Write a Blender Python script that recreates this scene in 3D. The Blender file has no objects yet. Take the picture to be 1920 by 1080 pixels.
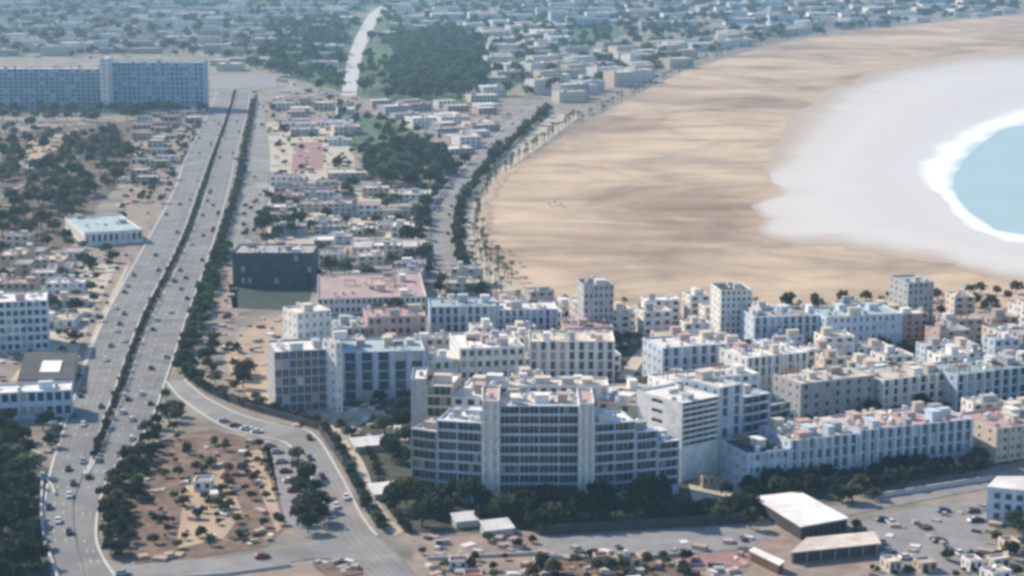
import bpy, math, random
from mathutils import Vector, Matrix, noise

# ------------------------------------------------------------------ camera, sky, sun, exposure
S = bpy.context.scene
C = S.collection
RNG = random.Random(11)
CAM_H, FOC = 175.0, 3600.0            # camera height in metres, focal length in photo pixels (1920 wide)
PITCH = math.atan(690.0 / FOC)
cam_data = bpy.data.cameras.new('camera')
cam = bpy.data.objects.new('camera', cam_data)
C.objects.link(cam)
cam_data.sensor_width = 36.0
cam_data.lens = FOC / 1920.0 * 36.0
cam_data.clip_start = 1.0
cam_data.clip_end = 60000.0
cam.location = (0, 0, CAM_H)
cam.rotation_euler = (math.pi / 2 - PITCH, 0, 0)
S.camera = cam

SUN_AZ, SUN_EL = 52.0, 35.0           # degrees to the left of straight ahead, and above the horizon
_a, _e = math.radians(SUN_AZ), math.radians(SUN_EL)
SUN_DIR = Vector((-math.sin(_a) * math.cos(_e), math.cos(_a) * math.cos(_e), math.sin(_e)))
world = bpy.data.worlds.new('World')
S.world = world
world.use_nodes = True
wn = world.node_tree
bg = wn.nodes['Background']
sky = wn.nodes.new('ShaderNodeTexSky')
sky.sky_type = 'NISHITA'
sky.sun_disc = False
sky.sun_elevation = _e
sky.sun_rotation = -_a
sky.air_density = 1.2
sky.dust_density = 0.3
sky.ozone_density = 6.0
wn.links.new(sky.outputs[0], bg.inputs[0])
bg.inputs[1].default_value = 0.135
sun_data = bpy.data.lights.new('sun', 'SUN')
sun_data.energy = 5.0
sun_data.angle = math.radians(0.6)
sun_data.color = (1.0, 0.86, 0.68)
sun = bpy.data.objects.new('sun', sun_data)
C.objects.link(sun)
sun.rotation_euler = SUN_DIR.to_track_quat('Z', 'Y').to_euler()
sun.location = (0, 0, 400)

S.view_settings.view_transform = 'Standard'
S.view_settings.look = 'None'
S.view_settings.exposure = 0.37
S.view_settings.gamma = 1.0
S.view_settings.use_curve_mapping = False
S.cycles.max_bounces = 5
S.cycles.diffuse_bounces = 2
S.cycles.glossy_bounces = 2
S.cycles.transmission_bounces = 2
S.cycles.transparent_max_bounces = 8
S.cycles.volume_bounces = 0
S.cycles.pixel_filter_type = 'BLACKMAN_HARRIS'
S.cycles.filter_width = 3.3           # a soft lens, like the photograph's

# ------------------------------------------------------------------ helpers
def G(x, y, z=0.0):
    """The place on the level z that photo pixel (x, y) looks at."""
    u, v = (x - 960.0) / FOC, (540.0 - y) / FOC
    d = Vector((u, math.cos(PITCH) + v * math.sin(PITCH), -math.sin(PITCH) + v * math.cos(PITCH)))
    t = (z - CAM_H) / d.z
    return Vector((d.x * t, d.y * t, z))

def hpx(yb, yt):
    return CAM_H * (1.0 - (yt + 150.0) / (yb + 150.0))

def pxm(p):                            # photo pixels per metre at a place
    return FOC / max(p[1], 1.0)

def spline(pts, n=6):
    out = []
    P = [pts[0]] + list(pts) + [pts[-1]]
    for i in range(1, len(P) - 2):
        for k in range(n):
            t = k / n
            out.append(tuple(0.5 * (2 * b + (c - a) * t + (2 * a - 5 * b + 4 * c - d) * t * t + (3 * b - a - 3 * c + d) * t ** 3)
                             for a, b, c, d in zip(P[i - 1], P[i], P[i + 1], P[i + 2])))
    out.append(tuple(pts[-1]))
    return out

def inpoly(p, poly):
    x, y = p[0], p[1]
    r = False
    j = len(poly) - 1
    for i in range(len(poly)):
        xi, yi = poly[i][0], poly[i][1]
        xj, yj = poly[j][0], poly[j][1]
        if (yi > y) != (yj > y) and x < (xj - xi) * (y - yi) / (yj - yi) + xi:
            r = not r
        j = i
    return r

def segd(p, a, b):
    ax, ay, bx, by = a[0], a[1], b[0], b[1]
    dx, dy = bx - ax, by - ay
    L = dx * dx + dy * dy
    t = 0 if L == 0 else max(0, min(1, ((p[0] - ax) * dx + (p[1] - ay) * dy) / L))
    return math.hypot(p[0] - ax - t * dx, p[1] - ay - t * dy)

class Blocks:
    def __init__(self):
        self.items = []
    def add(self, poly, kind):
        xs = [p[0] for p in poly]; ys = [p[1] for p in poly]
        self.items.append((min(xs), max(xs), min(ys), max(ys), [(p[0], p[1]) for p in poly], kind))
    def hit(self, p, r, kinds=None):
        for x0, x1, y0, y1, poly, k in self.items:
            if kinds and k not in kinds:
                continue
            if p[0] < x0 - r or p[0] > x1 + r or p[1] < y0 - r or p[1] > y1 + r:
                continue
            if inpoly(p, poly):
                return True
            if r > 0:
                for i in range(len(poly)):
                    if segd(p, poly[i - 1], poly[i]) < r:
                        return True
        return False
OCC = Blocks()

class MB:
    """Collects faces; build() links them as one mesh object."""
    def __init__(self):
        self.v = []; self.f = []; self.m = []
        self.M = None
    def pt(self, p):
        p = Vector(p)
        if self.M is not None:
            p = self.M @ p
        self.v.append(tuple(p))
        return len(self.v) - 1
    def face(self, pts, mi=0):
        self.f.append([self.pt(p) for p in pts]); self.m.append(mi)
    def box(self, x0, x1, y0, y1, z0, z1, mi=0, bottom=False, top=True):
        i = [self.pt(p) for p in ((x0, y0, z0), (x1, y0, z0), (x1, y1, z0), (x0, y1, z0), (x0, y0, z1), (x1, y0, z1), (x1, y1, z1), (x0, y1, z1))]
        F = [(0, 1, 5, 4), (1, 2, 6, 5), (2, 3, 7, 6), (3, 0, 4, 7)]
        if top: F.append((4, 5, 6, 7))
        if bottom: F.append((3, 2, 1, 0))
        for q in F:
            self.f.append([i[k] for k in q]); self.m.append(mi)
    def prism(self, poly, z0, z1, mi=0, mtop=None, bottom=False):
        n = len(poly)
        b = [self.pt((p[0], p[1], z0)) for p in poly]
        t = [self.pt((p[0], p[1], z1)) for p in poly]
        for k in range(n):
            self.f.append([b[k], b[(k + 1) % n], t[(k + 1) % n], t[k]]); self.m.append(mi)
        self.f.append(t); self.m.append(mi if mtop is None else mtop)
        if bottom:
            self.f.append(b[::-1]); self.m.append(mi)
    def cyl(self, cx, cy, z0, z1, r0, r1=None, n=8, mi=0):
        r1 = r0 if r1 is None else r1
        b = [self.pt((cx + r0 * math.cos(2 * math.pi * k / n), cy + r0 * math.sin(2 * math.pi * k / n), z0)) for k in range(n)]
        t = [self.pt((cx + r1 * math.cos(2 * math.pi * k / n), cy + r1 * math.sin(2 * math.pi * k / n), z1)) for k in range(n)]
        for k in range(n):
            self.f.append([b[k], b[(k + 1) % n], t[(k + 1) % n], t[k]]); self.m.append(mi)
        self.f.append(t); self.m.append(mi)
    def mesh(self, name, mats):
        me = bpy.data.meshes.new(name)
        me.from_pydata(self.v, [], self.f)
        for m in mats:
            me.materials.append(m)
        if len(mats) > 1:
            me.polygons.foreach_set('material_index', self.m)
        me.update()
        return me
    def build(self, name, mats, parent=None):
        if not isinstance(mats, (list, tuple)):
            mats = [mats]
        return link(name, self.mesh(name, mats), parent)

def link(name, me, parent=None, loc=None, rz=0.0):
    o = bpy.data.objects.new(name, me)
    C.objects.link(o)
    if parent: o.parent = parent
    if loc is not None: o.location = loc
    if rz: o.rotation_euler = (0, 0, rz)
    return o

def tag(o, label=None, cat=None, group=None, kind=None):
    if label: o['label'] = label
    if cat: o['category'] = cat
    if group: o['group'] = group
    if kind: o['kind'] = kind
    return o

def empty(name, loc, rz=0.0):
    o = link(name, None, None, loc, rz)
    o.empty_display_size = 0.5
    return o

ORD = ['', 'second', 'third', 'fourth', 'fifth', 'sixth', 'seventh', 'eighth', 'ninth', 'tenth', 'eleventh', 'twelfth', 'thirteenth',
       'fourteenth', 'fifteenth', 'sixteenth', 'seventeenth', 'eighteenth', 'nineteenth', 'twentieth']
PENDING = {}
def later(o, base, ref, key, group):
    """Label to be numbered along its row once all its look-alikes are known."""
    PENDING.setdefault((base, ref), []).append((key, o, group))
def settle():
    for (base, ref), L in PENDING.items():
        L.sort(key=lambda t: t[0])
        for i, (k, o, g) in enumerate(L):
            if i < len(ORD):
                n = ORD[i] if i else 'first'
                o['label'] = ('%s %s, counting from %s' % (n, base, ref)) if len(L) > 1 else base if ref == 'below' else '%s near %s' % (base, ref)
                o['group'] = g
            else:
                o['label'] = 'further ' + base if ref == 'below' else '%s far from %s' % (base, ref)
                o['group'] = g + ', beyond the first twenty'

# ------------------------------------------------------------------ materials
def mat(name, col, rough=0.85, var=0.25, scale=0.15, col2=None, obj_var=0.0, metal=0.0, stretch=None, bump=0.0, detail=4.0, spec=0.3):
    m = bpy.data.materials.new(name)
    m.use_nodes = True
    nt = m.node_tree
    b = nt.nodes['Principled BSDF']
    b.inputs['Roughness'].default_value = rough
    b.inputs['Metallic'].default_value = metal
    b.inputs['Specular IOR Level'].default_value = spec
    tc = nt.nodes.new('ShaderNodeTexCoord')
    mp = nt.nodes.new('ShaderNodeMapping')
    if stretch: mp.inputs['Scale'].default_value = stretch
    nz = nt.nodes.new('ShaderNodeTexNoise')
    nz.inputs['Scale'].default_value = scale
    nz.inputs['Detail'].default_value = detail
    nz.inputs['Roughness'].default_value = 0.65
    rp = nt.nodes.new('ShaderNodeValToRGB')
    c2 = col2 or tuple(c * (1 - var) for c in col)
    c1 = col if col2 else tuple(min(1, c * (1 + var * 0.5)) for c in col)
    rp.color_ramp.elements[0].position = 0.32
    rp.color_ramp.elements[1].position = 0.68
    rp.color_ramp.elements[0].color = (*c2, 1)
    rp.color_ramp.elements[1].color = (*c1, 1)
    nt.links.new(tc.outputs['Object'], mp.inputs[0])
    nt.links.new(mp.outputs[0], nz.inputs[0])
    nt.links.new(nz.outputs[0], rp.inputs[0])
    src = rp.outputs[0]
    if obj_var:
        oi = nt.nodes.new('ShaderNodeObjectInfo')
        hs = nt.nodes.new('ShaderNodeHueSaturation')
        mr = nt.nodes.new('ShaderNodeMapRange')
        mr.inputs['To Min'].default_value = 1 - obj_var
        mr.inputs['To Max'].default_value = 1 + obj_var
        nt.links.new(oi.outputs['Random'], mr.inputs[0])
        nt.links.new(mr.outputs[0], hs.inputs['Value'])
        nt.links.new(src, hs.inputs['Color'])
        src = hs.outputs[0]
    nt.links.new(src, b.inputs['Base Color'])
    if bump:
        bp = nt.nodes.new('ShaderNodeBump')
        bp.inputs['Strength'].default_value = 0.6
        bp.inputs['Distance'].default_value = bump
        nt.links.new(nz.outputs[0], bp.inputs['Height'])
        nt.links.new(bp.outputs[0], b.inputs['Normal'])
    return m

WALL = {
    'white': mat('white_render', (0.78, 0.755, 0.71), var=0.26, scale=0.3, obj_var=0.08),
    'cream': mat('cream_render', (0.66, 0.58, 0.47), var=0.18, scale=0.3, obj_var=0.08),
    'sand': mat('sand_render', (0.52, 0.42, 0.31), var=0.2, scale=0.3, obj_var=0.1),
    'pink': mat('pink_render', (0.52, 0.39, 0.35), var=0.2, scale=0.3, obj_var=0.1),
    'deep blue': mat('shade_deep_blue_render', (0.30, 0.43, 0.58), var=0.2, scale=0.2, obj_var=0.1),  # blue of the hotel's shaded front put into the wall colour
    'dark teal': mat('dark_teal_cladding', (0.065, 0.095, 0.10), var=0.4, scale=0.2),
    'grey': mat('grey_render', (0.42, 0.42, 0.42), var=0.2, scale=0.3, obj_var=0.12),
    'pale blue': mat('shade_pale_blue_render', (0.55, 0.63, 0.71), var=0.28, scale=0.3, obj_var=0.08),  # blue of shaded white fronts mixed into the wall colour
    'dark': mat('dark_cladding_and_shade', (0.07, 0.07, 0.08), var=0.3, scale=0.3, obj_var=0.1),  # real dark cladding, and the colour for the shade under the canopy
    'brown': mat('brown_cladding', (0.16, 0.09, 0.06), var=0.3, scale=0.3, obj_var=0.1),
}
ROOF = {
    'pale': mat('pale_roof', (0.62, 0.55, 0.46), var=0.35, scale=0.12, obj_var=0.15),
    'white': mat('white_roof', (0.80, 0.76, 0.71), var=0.25, scale=0.12, obj_var=0.1),
    'grey': mat('grey_roof', (0.36, 0.35, 0.34), var=0.35, scale=0.12, obj_var=0.2),
    'pink': mat('pink_roof', (0.50, 0.36, 0.33), var=0.25, scale=0.12, obj_var=0.15),
    'teal': mat('teal_roof', (0.34, 0.42, 0.42), var=0.25, scale=0.12, obj_var=0.15),
    'dark': mat('dark_roof', (0.07, 0.07, 0.075), var=0.4, scale=0.12, obj_var=0.2),
    'red': mat('tile_roof', (0.30, 0.12, 0.08), var=0.3, scale=0.3, obj_var=0.15),
}
GLASS = mat('window_glass', (0.03, 0.045, 0.06), rough=0.25, var=0.4, scale=0.4, spec=0.5, obj_var=0.3)
GLASS_B = mat('blue_window_glass', (0.03, 0.07, 0.12), rough=0.25, var=0.4, scale=0.4, spec=0.5, obj_var=0.3)
TRIM = mat('white_trim', (0.72, 0.71, 0.69), var=0.1)
CONC = mat('concrete', (0.42, 0.40, 0.37), var=0.25, scale=0.3)
METAL = mat('grey_metal', (0.35, 0.36, 0.37), rough=0.5, var=0.2, metal=0.3)
TANK = mat('white_tank', (0.7, 0.7, 0.68), rough=0.5, var=0.1)
def asphalt_material(name, c1, c2):
    m = mat(name, c1, col2=c2, scale=0.10, detail=9, rough=0.9)
    nt = m.node_tree; b = nt.nodes['Principled BSDF']
    src = b.inputs['Base Color'].links[0].from_socket
    at = nt.nodes.new('ShaderNodeAttribute'); at.attribute_name = 'across'
    wv = nt.nodes.new('ShaderNodeMath'); wv.operation = 'SINE'
    ml = nt.nodes.new('ShaderNodeMath'); ml.operation = 'MULTIPLY'; ml.inputs[1].default_value = 2 * math.pi * 6
    nt.links.new(at.outputs['Fac'], ml.inputs[0]); nt.links.new(ml.outputs[0], wv.inputs[0])
    mr = nt.nodes.new('ShaderNodeMapRange'); mr.inputs[1].default_value = -1; mr.inputs[2].default_value = 1
    mr.inputs[3].default_value = 0.92; mr.inputs[4].default_value = 1.06
    nt.links.new(wv.outputs[0], mr.inputs[0])
    # patches of newer tar
    tc = nt.nodes.new('ShaderNodeTexCoord'); vo = nt.nodes.new('ShaderNodeTexVoronoi'); vo.inputs['Scale'].default_value = 0.06
    nt.links.new(tc.outputs['Object'], vo.inputs['Vector'])
    m2 = nt.nodes.new('ShaderNodeMapRange'); m2.inputs[3].default_value = 0.78; m2.inputs[4].default_value = 1.15
    nt.links.new(vo.outputs['Color'], m2.inputs[0])
    mu = nt.nodes.new('ShaderNodeMath'); mu.operation = 'MULTIPLY'
    nt.links.new(mr.outputs[0], mu.inputs[0]); nt.links.new(m2.outputs[0], mu.inputs[1])
    vs = nt.nodes.new('ShaderNodeVectorMath'); vs.operation = 'SCALE'
    nt.links.new(src, vs.inputs[0]); nt.links.new(mu.outputs[0], vs.inputs['Scale'])
    nt.links.new(vs.outputs[0], b.inputs['Base Color'])
    return m
ASPH = asphalt_material('asphalt', (0.26, 0.255, 0.245), (0.165, 0.165, 0.16))
ASPH2 = asphalt_material('asphalt_worn', (0.31, 0.30, 0.28), (0.20, 0.195, 0.185))
PAINT = mat('road_paint', (0.62, 0.62, 0.6), var=0.2, scale=1.0)
KERB = mat('kerb_stone', (0.55, 0.53, 0.5), var=0.2, scale=0.5)
GROUND = mat('dusty_ground', (0.38, 0.32, 0.26), col2=(0.12, 0.12, 0.10), scale=0.045, detail=10, rough=0.95)
TAN = mat('tan_earth', (0.52, 0.40, 0.27), col2=(0.34, 0.25, 0.165), scale=0.07, detail=9, rough=0.95)
REDEARTH = mat('red_earth', (0.29, 0.20, 0.14), col2=(0.07, 0.05, 0.04), scale=0.16, detail=9, rough=0.95)
SCRUB = mat('scrub_floor', (0.21, 0.155, 0.115), col2=(0.05, 0.045, 0.038), scale=0.06, detail=9, rough=0.95)
PINKP = mat('pink_paving', (0.38, 0.295, 0.235), col2=(0.19, 0.15, 0.125), scale=0.12, detail=9)
GREYP = mat('grey_paving', (0.31, 0.30, 0.295), col2=(0.2, 0.195, 0.19), scale=0.1, detail=9)
CREAMP = mat('cream_paving', (0.56, 0.50, 0.38), col2=(0.38, 0.33, 0.25), scale=0.15, detail=9)
COURT = mat('red_court', (0.38, 0.21, 0.185), col2=(0.26, 0.15, 0.14), scale=0.2)
TURF = mat('dark_turf', (0.030, 0.055, 0.045), col2=(0.020, 0.036, 0.034), scale=0.08)
TURF2 = mat('green_turf', (0.040, 0.060, 0.050), col2=(0.022, 0.036, 0.032), scale=0.08)
LAWN = mat('lawn_grass', (0.10, 0.16, 0.07), col2=(0.06, 0.10, 0.05), scale=0.06)
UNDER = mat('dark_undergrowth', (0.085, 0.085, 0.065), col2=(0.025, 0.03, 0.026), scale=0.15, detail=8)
LEAF = [mat('leaves_dark', (0.032, 0.048, 0.026), col2=(0.016, 0.027, 0.019), scale=0.8, obj_var=0.35),
        mat('leaves_mid', (0.085, 0.125, 0.062), col2=(0.045, 0.075, 0.042), scale=0.8, obj_var=0.35),
        mat('leaves_olive', (0.115, 0.105, 0.060), col2=(0.055, 0.055, 0.034), scale=0.8, obj_var=0.3)]
for _m in LEAF:
    _nt = _m.node_tree; _b = _nt.nodes['Principled BSDF']; _out = _nt.nodes['Material Output']
    _tr = _nt.nodes.new('ShaderNodeBsdfTranslucent'); _mx = _nt.nodes.new('ShaderNodeMixShader'); _mx.inputs[0].default_value = 0.38
    _hs = _nt.nodes.new('ShaderNodeHueSaturation'); _hs.inputs['Value'].default_value = 1.6
    _nt.links.new(_b.inputs['Base Color'].links[0].from_socket, _hs.inputs['Color']); _nt.links.new(_hs.outputs[0], _tr.inputs['Color'])
    _nt.links.new(_b.outputs[0], _mx.inputs[1]); _nt.links.new(_tr.outputs[0], _mx.inputs[2]); _nt.links.new(_mx.outputs[0], _out.inputs['Surface'])
BARK = mat('bark', (0.14, 0.10, 0.07), var=0.3, scale=2.0)
SAND = None

def sand_material():
    m = bpy.data.materials.new('beach_sand')
    m.use_nodes = True
    nt = m.node_tree
    b = nt.nodes['Principled BSDF']
    b.inputs['Roughness'].default_value = 0.95
    b.inputs['Specular IOR Level'].default_value = 0.1
    tc = nt.nodes.new('ShaderNodeTexCoord')
    def nz(sc, stretch, detail=6.0):
        mp = nt.nodes.new('ShaderNodeMapping'); mp.inputs['Scale'].default_value = stretch
        mp.inputs['Rotation'].default_value = (0, 0, 0.12)
        n = nt.nodes.new('ShaderNodeTexNoise'); n.inputs['Scale'].default_value = sc; n.inputs['Detail'].default_value = detail
        n.inputs['Distortion'].default_value = 1.2; n.inputs['Roughness'].default_value = 0.62
        nt.links.new(tc.outputs['Object'], mp.inputs[0]); nt.links.new(mp.outputs[0], n.inputs[0])
        return n.outputs[0]
    big = nz(0.008, (0.8, 0.6, 1), 9)
    tracks = nz(0.022, (0.45, 0.75, 1), 10)
    r1 = nt.nodes.new('ShaderNodeValToRGB')
    e = r1.color_ramp.elements
    e[0].position = 0.36; e[0].color = (0.34, 0.25, 0.18, 1)
    e[1].position = 0.66; e[1].color = (0.61, 0.475, 0.33, 1)
    k = r1.color_ramp.elements.new(0.5); k.color = (0.50, 0.385, 0.275, 1)
    r2 = nt.nodes.new('ShaderNodeValToRGB')
    r2.color_ramp.elements[0].position = 0.34; r2.color_ramp.elements[0].color = (0.66, 0.67, 0.72, 1)
    r2.color_ramp.elements[1].position = 0.62; r2.color_ramp.elements[1].color = (1.12, 1.1, 1.06, 1)
    nt.links.new(big, r1.inputs[0]); nt.links.new(tracks, r2.inputs[0])
    mx = nt.nodes.new('ShaderNodeMix'); mx.data_type = 'RGBA'; mx.blend_type = 'MULTIPLY'
    mx.inputs[0].default_value = 1.0
    nt.links.new(r1.outputs[0], mx.inputs[6]); nt.links.new(r2.outputs[0], mx.inputs[7])
    nt.links.new(mx.outputs[2], b.inputs['Base Color'])
    return m
SAND = sand_material()
FOAM = mat('surf_foam', (0.84, 0.85, 0.86), col2=(0.70, 0.72, 0.74), scale=0.035, rough=0.7, detail=8)
WASH = mat('shallow_wash', (0.66, 0.67, 0.68), col2=(0.56, 0.58, 0.60), scale=0.012, rough=0.6, detail=7, stretch=(0.6, 1.0, 1))
DAMP = mat('damp_sand', (0.40, 0.335, 0.27), col2=(0.30, 0.25, 0.205), scale=0.03, rough=0.8, detail=7)
SEA = mat('sea_water', (0.43, 0.54, 0.515), col2=(0.37, 0.50, 0.49), scale=0.02, rough=0.35, detail=6)

# ------------------------------------------------------------------ setting: ground, beach, sea, roads
def sheet(name, pts, z, m, occ=None, label=None, smooth=0, px=True):
    P = spline(pts + pts[:1], smooth)[:-1] if smooth else pts
    W = [G(x, y) for x, y in P] if px else [Vector((x, y, 0)) for x, y in P]
    mb = MB()
    mb.face([(w.x, w.y, z) for w in W])
    o = mb.build(name, m)
    o['kind'] = 'structure'
    if label: o['label'] = label
    if occ: OCC.add(W, occ)
    return o

mb = MB()
mb.face([(-20000, 150, 0), (20000, 150, 0), (20000, 45000, 0), (-20000, 45000, 0)])
tag(mb.build('ground', GROUND), 'dusty brown ground between the buildings and trees', kind='structure')

BEACH = [(1005, 566), (960, 545), (930, 500), (905, 460), (893, 420), (893, 380), (915, 342), (985, 300), (1080, 240), (1180, 185), (1290, 130),
         (1400, 98), (1480, 78), (1600, 60), (1750, 42), (1920, 26), (2300, 5), (2300, 600), (1920, 592), (1600, 592), (1300, 592), (1100, 588)]
sheet('beach', BEACH, 0.10, SAND, 'beach', 'wide tan sand beach curving round the bay')
DAMPB = [(2300, 55), (1920, 92), (1780, 104), (1660, 128), (1545, 172), (1490, 232), (1452, 300), (1422, 362), (1415, 408), (1452, 452), (1570, 464), (1700, 487), (1830, 508), (1920, 528), (2300, 570)]
WASHB = [(2300, 90), (1920, 117), (1800, 122), (1700, 138), (1625, 162), (1572, 198), (1540, 245), (1500, 300), (1452, 368), (1440, 405), (1478, 436), (1600, 444), (1740, 468), (1850, 494), (1920, 510), (2300, 545)]
SURFB = [(2300, 162), (1920, 203), (1850, 222), (1776, 258), (1735, 292), (1722, 328), (1755, 378), (1808, 421), (1868, 448), (1920, 458), (2300, 496)]
SEAB = [(2300, 190), (1920, 236), (1860, 258), (1812, 298), (1788, 345), (1805, 385), (1850, 418), (1920, 440), (2300, 470)]
def even(pts, n):
    P = spline(pts, 16)
    D_ = [0.0]
    for a_, b_ in zip(P[:-1], P[1:]): D_.append(D_[-1] + math.hypot(b_[0] - a_[0], (b_[1] - a_[1]) * 3))
    out, j = [], 0
    for k in range(n):
        t = D_[-1] * k / (n - 1)
        while j < len(D_) - 2 and D_[j + 1] < t: j += 1
        f_ = (t - D_[j]) / max(1e-6, D_[j + 1] - D_[j])
        out.append((P[j][0] + (P[j + 1][0] - P[j][0]) * f_, P[j][1] + (P[j + 1][1] - P[j][1]) * f_))
    return out
def wet_material():
    m = bpy.data.materials.new('wet_shore')
    m.use_nodes = True
    nt = m.node_tree; b = nt.nodes['Principled BSDF']
    b.inputs['Specular IOR Level'].default_value = 0.12
    b.inputs['Roughness'].default_value = 0.7
    at = nt.nodes.new('ShaderNodeAttribute'); at.attribute_name = 'wet'
    tc = nt.nodes.new('ShaderNodeTexCoord')
    mp = nt.nodes.new('ShaderNodeMapping'); mp.inputs['Scale'].default_value = (0.45, 1.0, 1)
    nz = nt.nodes.new('ShaderNodeTexNoise'); nz.inputs['Scale'].default_value = 0.013; nz.inputs['Detail'].default_value = 9; nz.inputs['Roughness'].default_value = .66
    nt.links.new(tc.outputs['Object'], mp.inputs[0]); nt.links.new(mp.outputs[0], nz.inputs[0])
    sb = nt.nodes.new('ShaderNodeMath'); sb.operation = 'MULTIPLY_ADD'; sb.inputs[1].default_value = 0.26; 
    nt.links.new(nz.outputs[0], sb.inputs[0])
    ad = nt.nodes.new('ShaderNodeMath'); ad.operation = 'ADD'; ad.inputs[1].default_value = -0.13
    nt.links.new(at.outputs['Fac'], ad.inputs[0]); nt.links.new(ad.outputs[0], sb.inputs[2])
    rp = nt.nodes.new('ShaderNodeValToRGB')
    el = rp.color_ramp.elements
    el[0].position = 0.0; el[0].color = (0.46, 0.37, 0.285, 1)
    el[1].position = 1.0; el[1].color = (0.37, 0.53, 0.51, 1)
    for p_, c_ in ((.10, (.48, .39, .31)), (.20, (.53, .46, .39)), (.30, (.60, .555, .50)), (.40, (.64, .61, .56)), (.55, (.60, .575, .535)), (.66, (.62, .605, .575)), (.74, (.84, .84, .83)), (.84, (.86, .87, .87)), (.90, (.50, .64, .64))):
        e_ = el.new(p_); e_.color = (*c_, 1)
    nt.links.new(sb.outputs[0], rp.inputs[0])
    nt.links.new(rp.outputs[0], b.inputs['Base Color'])
    return m
WETM = wet_material()
def wob(P, amp, seed):
    return [(x + amp * noise.noise((x * .012, y * .035, seed)) + amp * .5 * noise.noise((x * .04, y * .1, seed + 9)), y + amp * .22 * noise.noise((x * .015, y * .04, seed + 4))) for x, y in P]
def graded(name, Ca, Cb, va, vb, n, z, label, wa=0, wb=0):
    N = 140
    A, Bq = wob(even(Ca, N), wa, 1.5), wob(even(Cb, N), wb, 1.5)
    V, Fc, val = [], [], []
    for j in range(n + 1):
        t = j / n
        for i in range(N):
            w_ = G(A[i][0] + (Bq[i][0] - A[i][0]) * t, A[i][1] + (Bq[i][1] - A[i][1]) * t)
            V.append((w_.x, w_.y, z)); val.append(va + (vb - va) * t)
    for j in range(n):
        for i in range(N - 1):
            k = j * N + i
            Fc.append((k, k + 1, k + N + 1, k + N))
    me = bpy.data.meshes.new(name); me.from_pydata(V, [], Fc); me.materials.append(WETM)
    at = me.attributes.new('wet', 'FLOAT', 'POINT'); at.data.foreach_set('value', val)
    o = link(name, me); o['kind'] = 'structure'; o['label'] = label
graded('damp_sand', DAMPB, WASHB, 0.0, 0.30, 6, 0.24, 'damp greyish sand at the edge of the wash', 30, 40)
graded('shallow_wash', WASHB, SURFB, 0.30, 0.66, 6, 0.30, 'pale shallow wash spreading over the flat sand', 40, 16)
graded('surf', SURFB, SEAB, 0.66, 0.92, 5, 0.36, 'white line of surf round the bay', 16, 5)
P_ = wob(even(SEAB, 140), 5, 1.5)
sheet('sea_water', P_, 0.28, SEA, None, 'pale turquoise sea inside the surf')
OCC.add([G(x, y) for x, y in DAMPB], 'beach')
# ground patches
sheet('dirt_lot', [(470, 612), (540, 585), (552, 640), (520, 720), (500, 775), (440, 720), (420, 670)], 0.08, TAN, 'lot', 'bright tan dirt lot beside the white tower')
sheet('access_path', [(480, 725), (545, 768), (640, 762), (705, 765), (690, 790), (640, 812), (585, 795), (500, 765)], 0.13, CREAMP, 'lot')
sheet('pink_verge', [(418, 490), (440, 484), (448, 600), (440, 640), (404, 640)], 0.08, PINKP, 'lot')
sheet('practice_pitch', [(428, 533), (588, 538), (575, 583), (436, 578)], 0.08, TURF2, 'pitch', 'green pitch in front of the dark hall')
sheet('dusty_verge', [(250, 240), (330, 205), (400, 215), (335, 330), (250, 480), (215, 420), (250, 330)], 0.06, PINKP)
sheet('pale_yard', [(500, 230), (655, 222), (668, 330), (620, 345), (500, 320)], 0.07, CREAMP, None)
sheet('red_court', [(552, 268), (605, 266), (606, 318), (545, 322)], 0.16, COURT, 'lot', 'faded red sports court in the pale yard')
sheet('lawn', [(640, 222), (700, 215), (770, 236), (760, 290), (690, 300), (650, 270)], 0.09, LAWN, None, 'bright green lawn above the dark trees')
sheet('beachside_yard', [(860, 225), (960, 205), (900, 285), (840, 330), (790, 260)], 0.07, PINKP)
sheet('forest_floor', [(0, 250), (250, 225), (250, 320), (170, 400), (130, 470), (0, 470)], 0.05, SCRUB)
sheet('clearing', [(20, 300), (60, 262), (130, 248), (145, 258), (90, 292), (60, 320)], 0.10, TAN, None, 'tan clearing in the dark wood')
sheet('stepped_yard', [(150, 500), (245, 490), (160, 690), (20, 715), (100, 600)], 0.06, CREAMP)
sheet('garden_soil', [(330, 815), (400, 806), (505, 830), (522, 920), (535, 990), (500, 1025), (380, 1045), (255, 1058), (205, 1000), (196, 940), (240, 860)], 0.07, REDEARTH, 'garden',
      'brown bare soil of the garden inside the loop road')
sheet('garden_path', [(455, 845), (490, 845), (532, 985), (520, 1000)], 0.12, TAN)
sheet('garden_bed', [(350, 900), (420, 880), (455, 960), (420, 1010), (330, 1030)], 0.11, TAN)
sheet('parking_strip', [(495, 832), (545, 838), (585, 905), (600, 1000), (560, 1012), (535, 975)], 0.07, GREYP, 'lot')
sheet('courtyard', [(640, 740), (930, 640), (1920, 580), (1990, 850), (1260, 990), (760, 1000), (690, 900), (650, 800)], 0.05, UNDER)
sheet('pink_plaza', [(770, 1012), (1000, 996), (1020, 1040), (960, 1075), (780, 1085)], 0.08, PINKP, 'plaza', 'pinkish paved plaza beside the road junction')
sheet('service_road', [(1010, 1008), (1400, 985), (1440, 1000), (1400, 1030), (1180, 1045), (1015, 1040)], 0.12, GREYP, 'plaza')
sheet('car_park', [(1590, 985), (1700, 955), (1850, 935), (1870, 1000), (1880, 1080), (1640, 1090), (1650, 1030)], 0.08, GREYP, 'plaza', 'grey open car park at the foot of the long block')
sheet('back_road', [(1420, 968), (1640, 940), (1860, 900), (1860, 915), (1700, 945), (1500, 985)], 0.14, GREYP, 'plaza')
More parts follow.
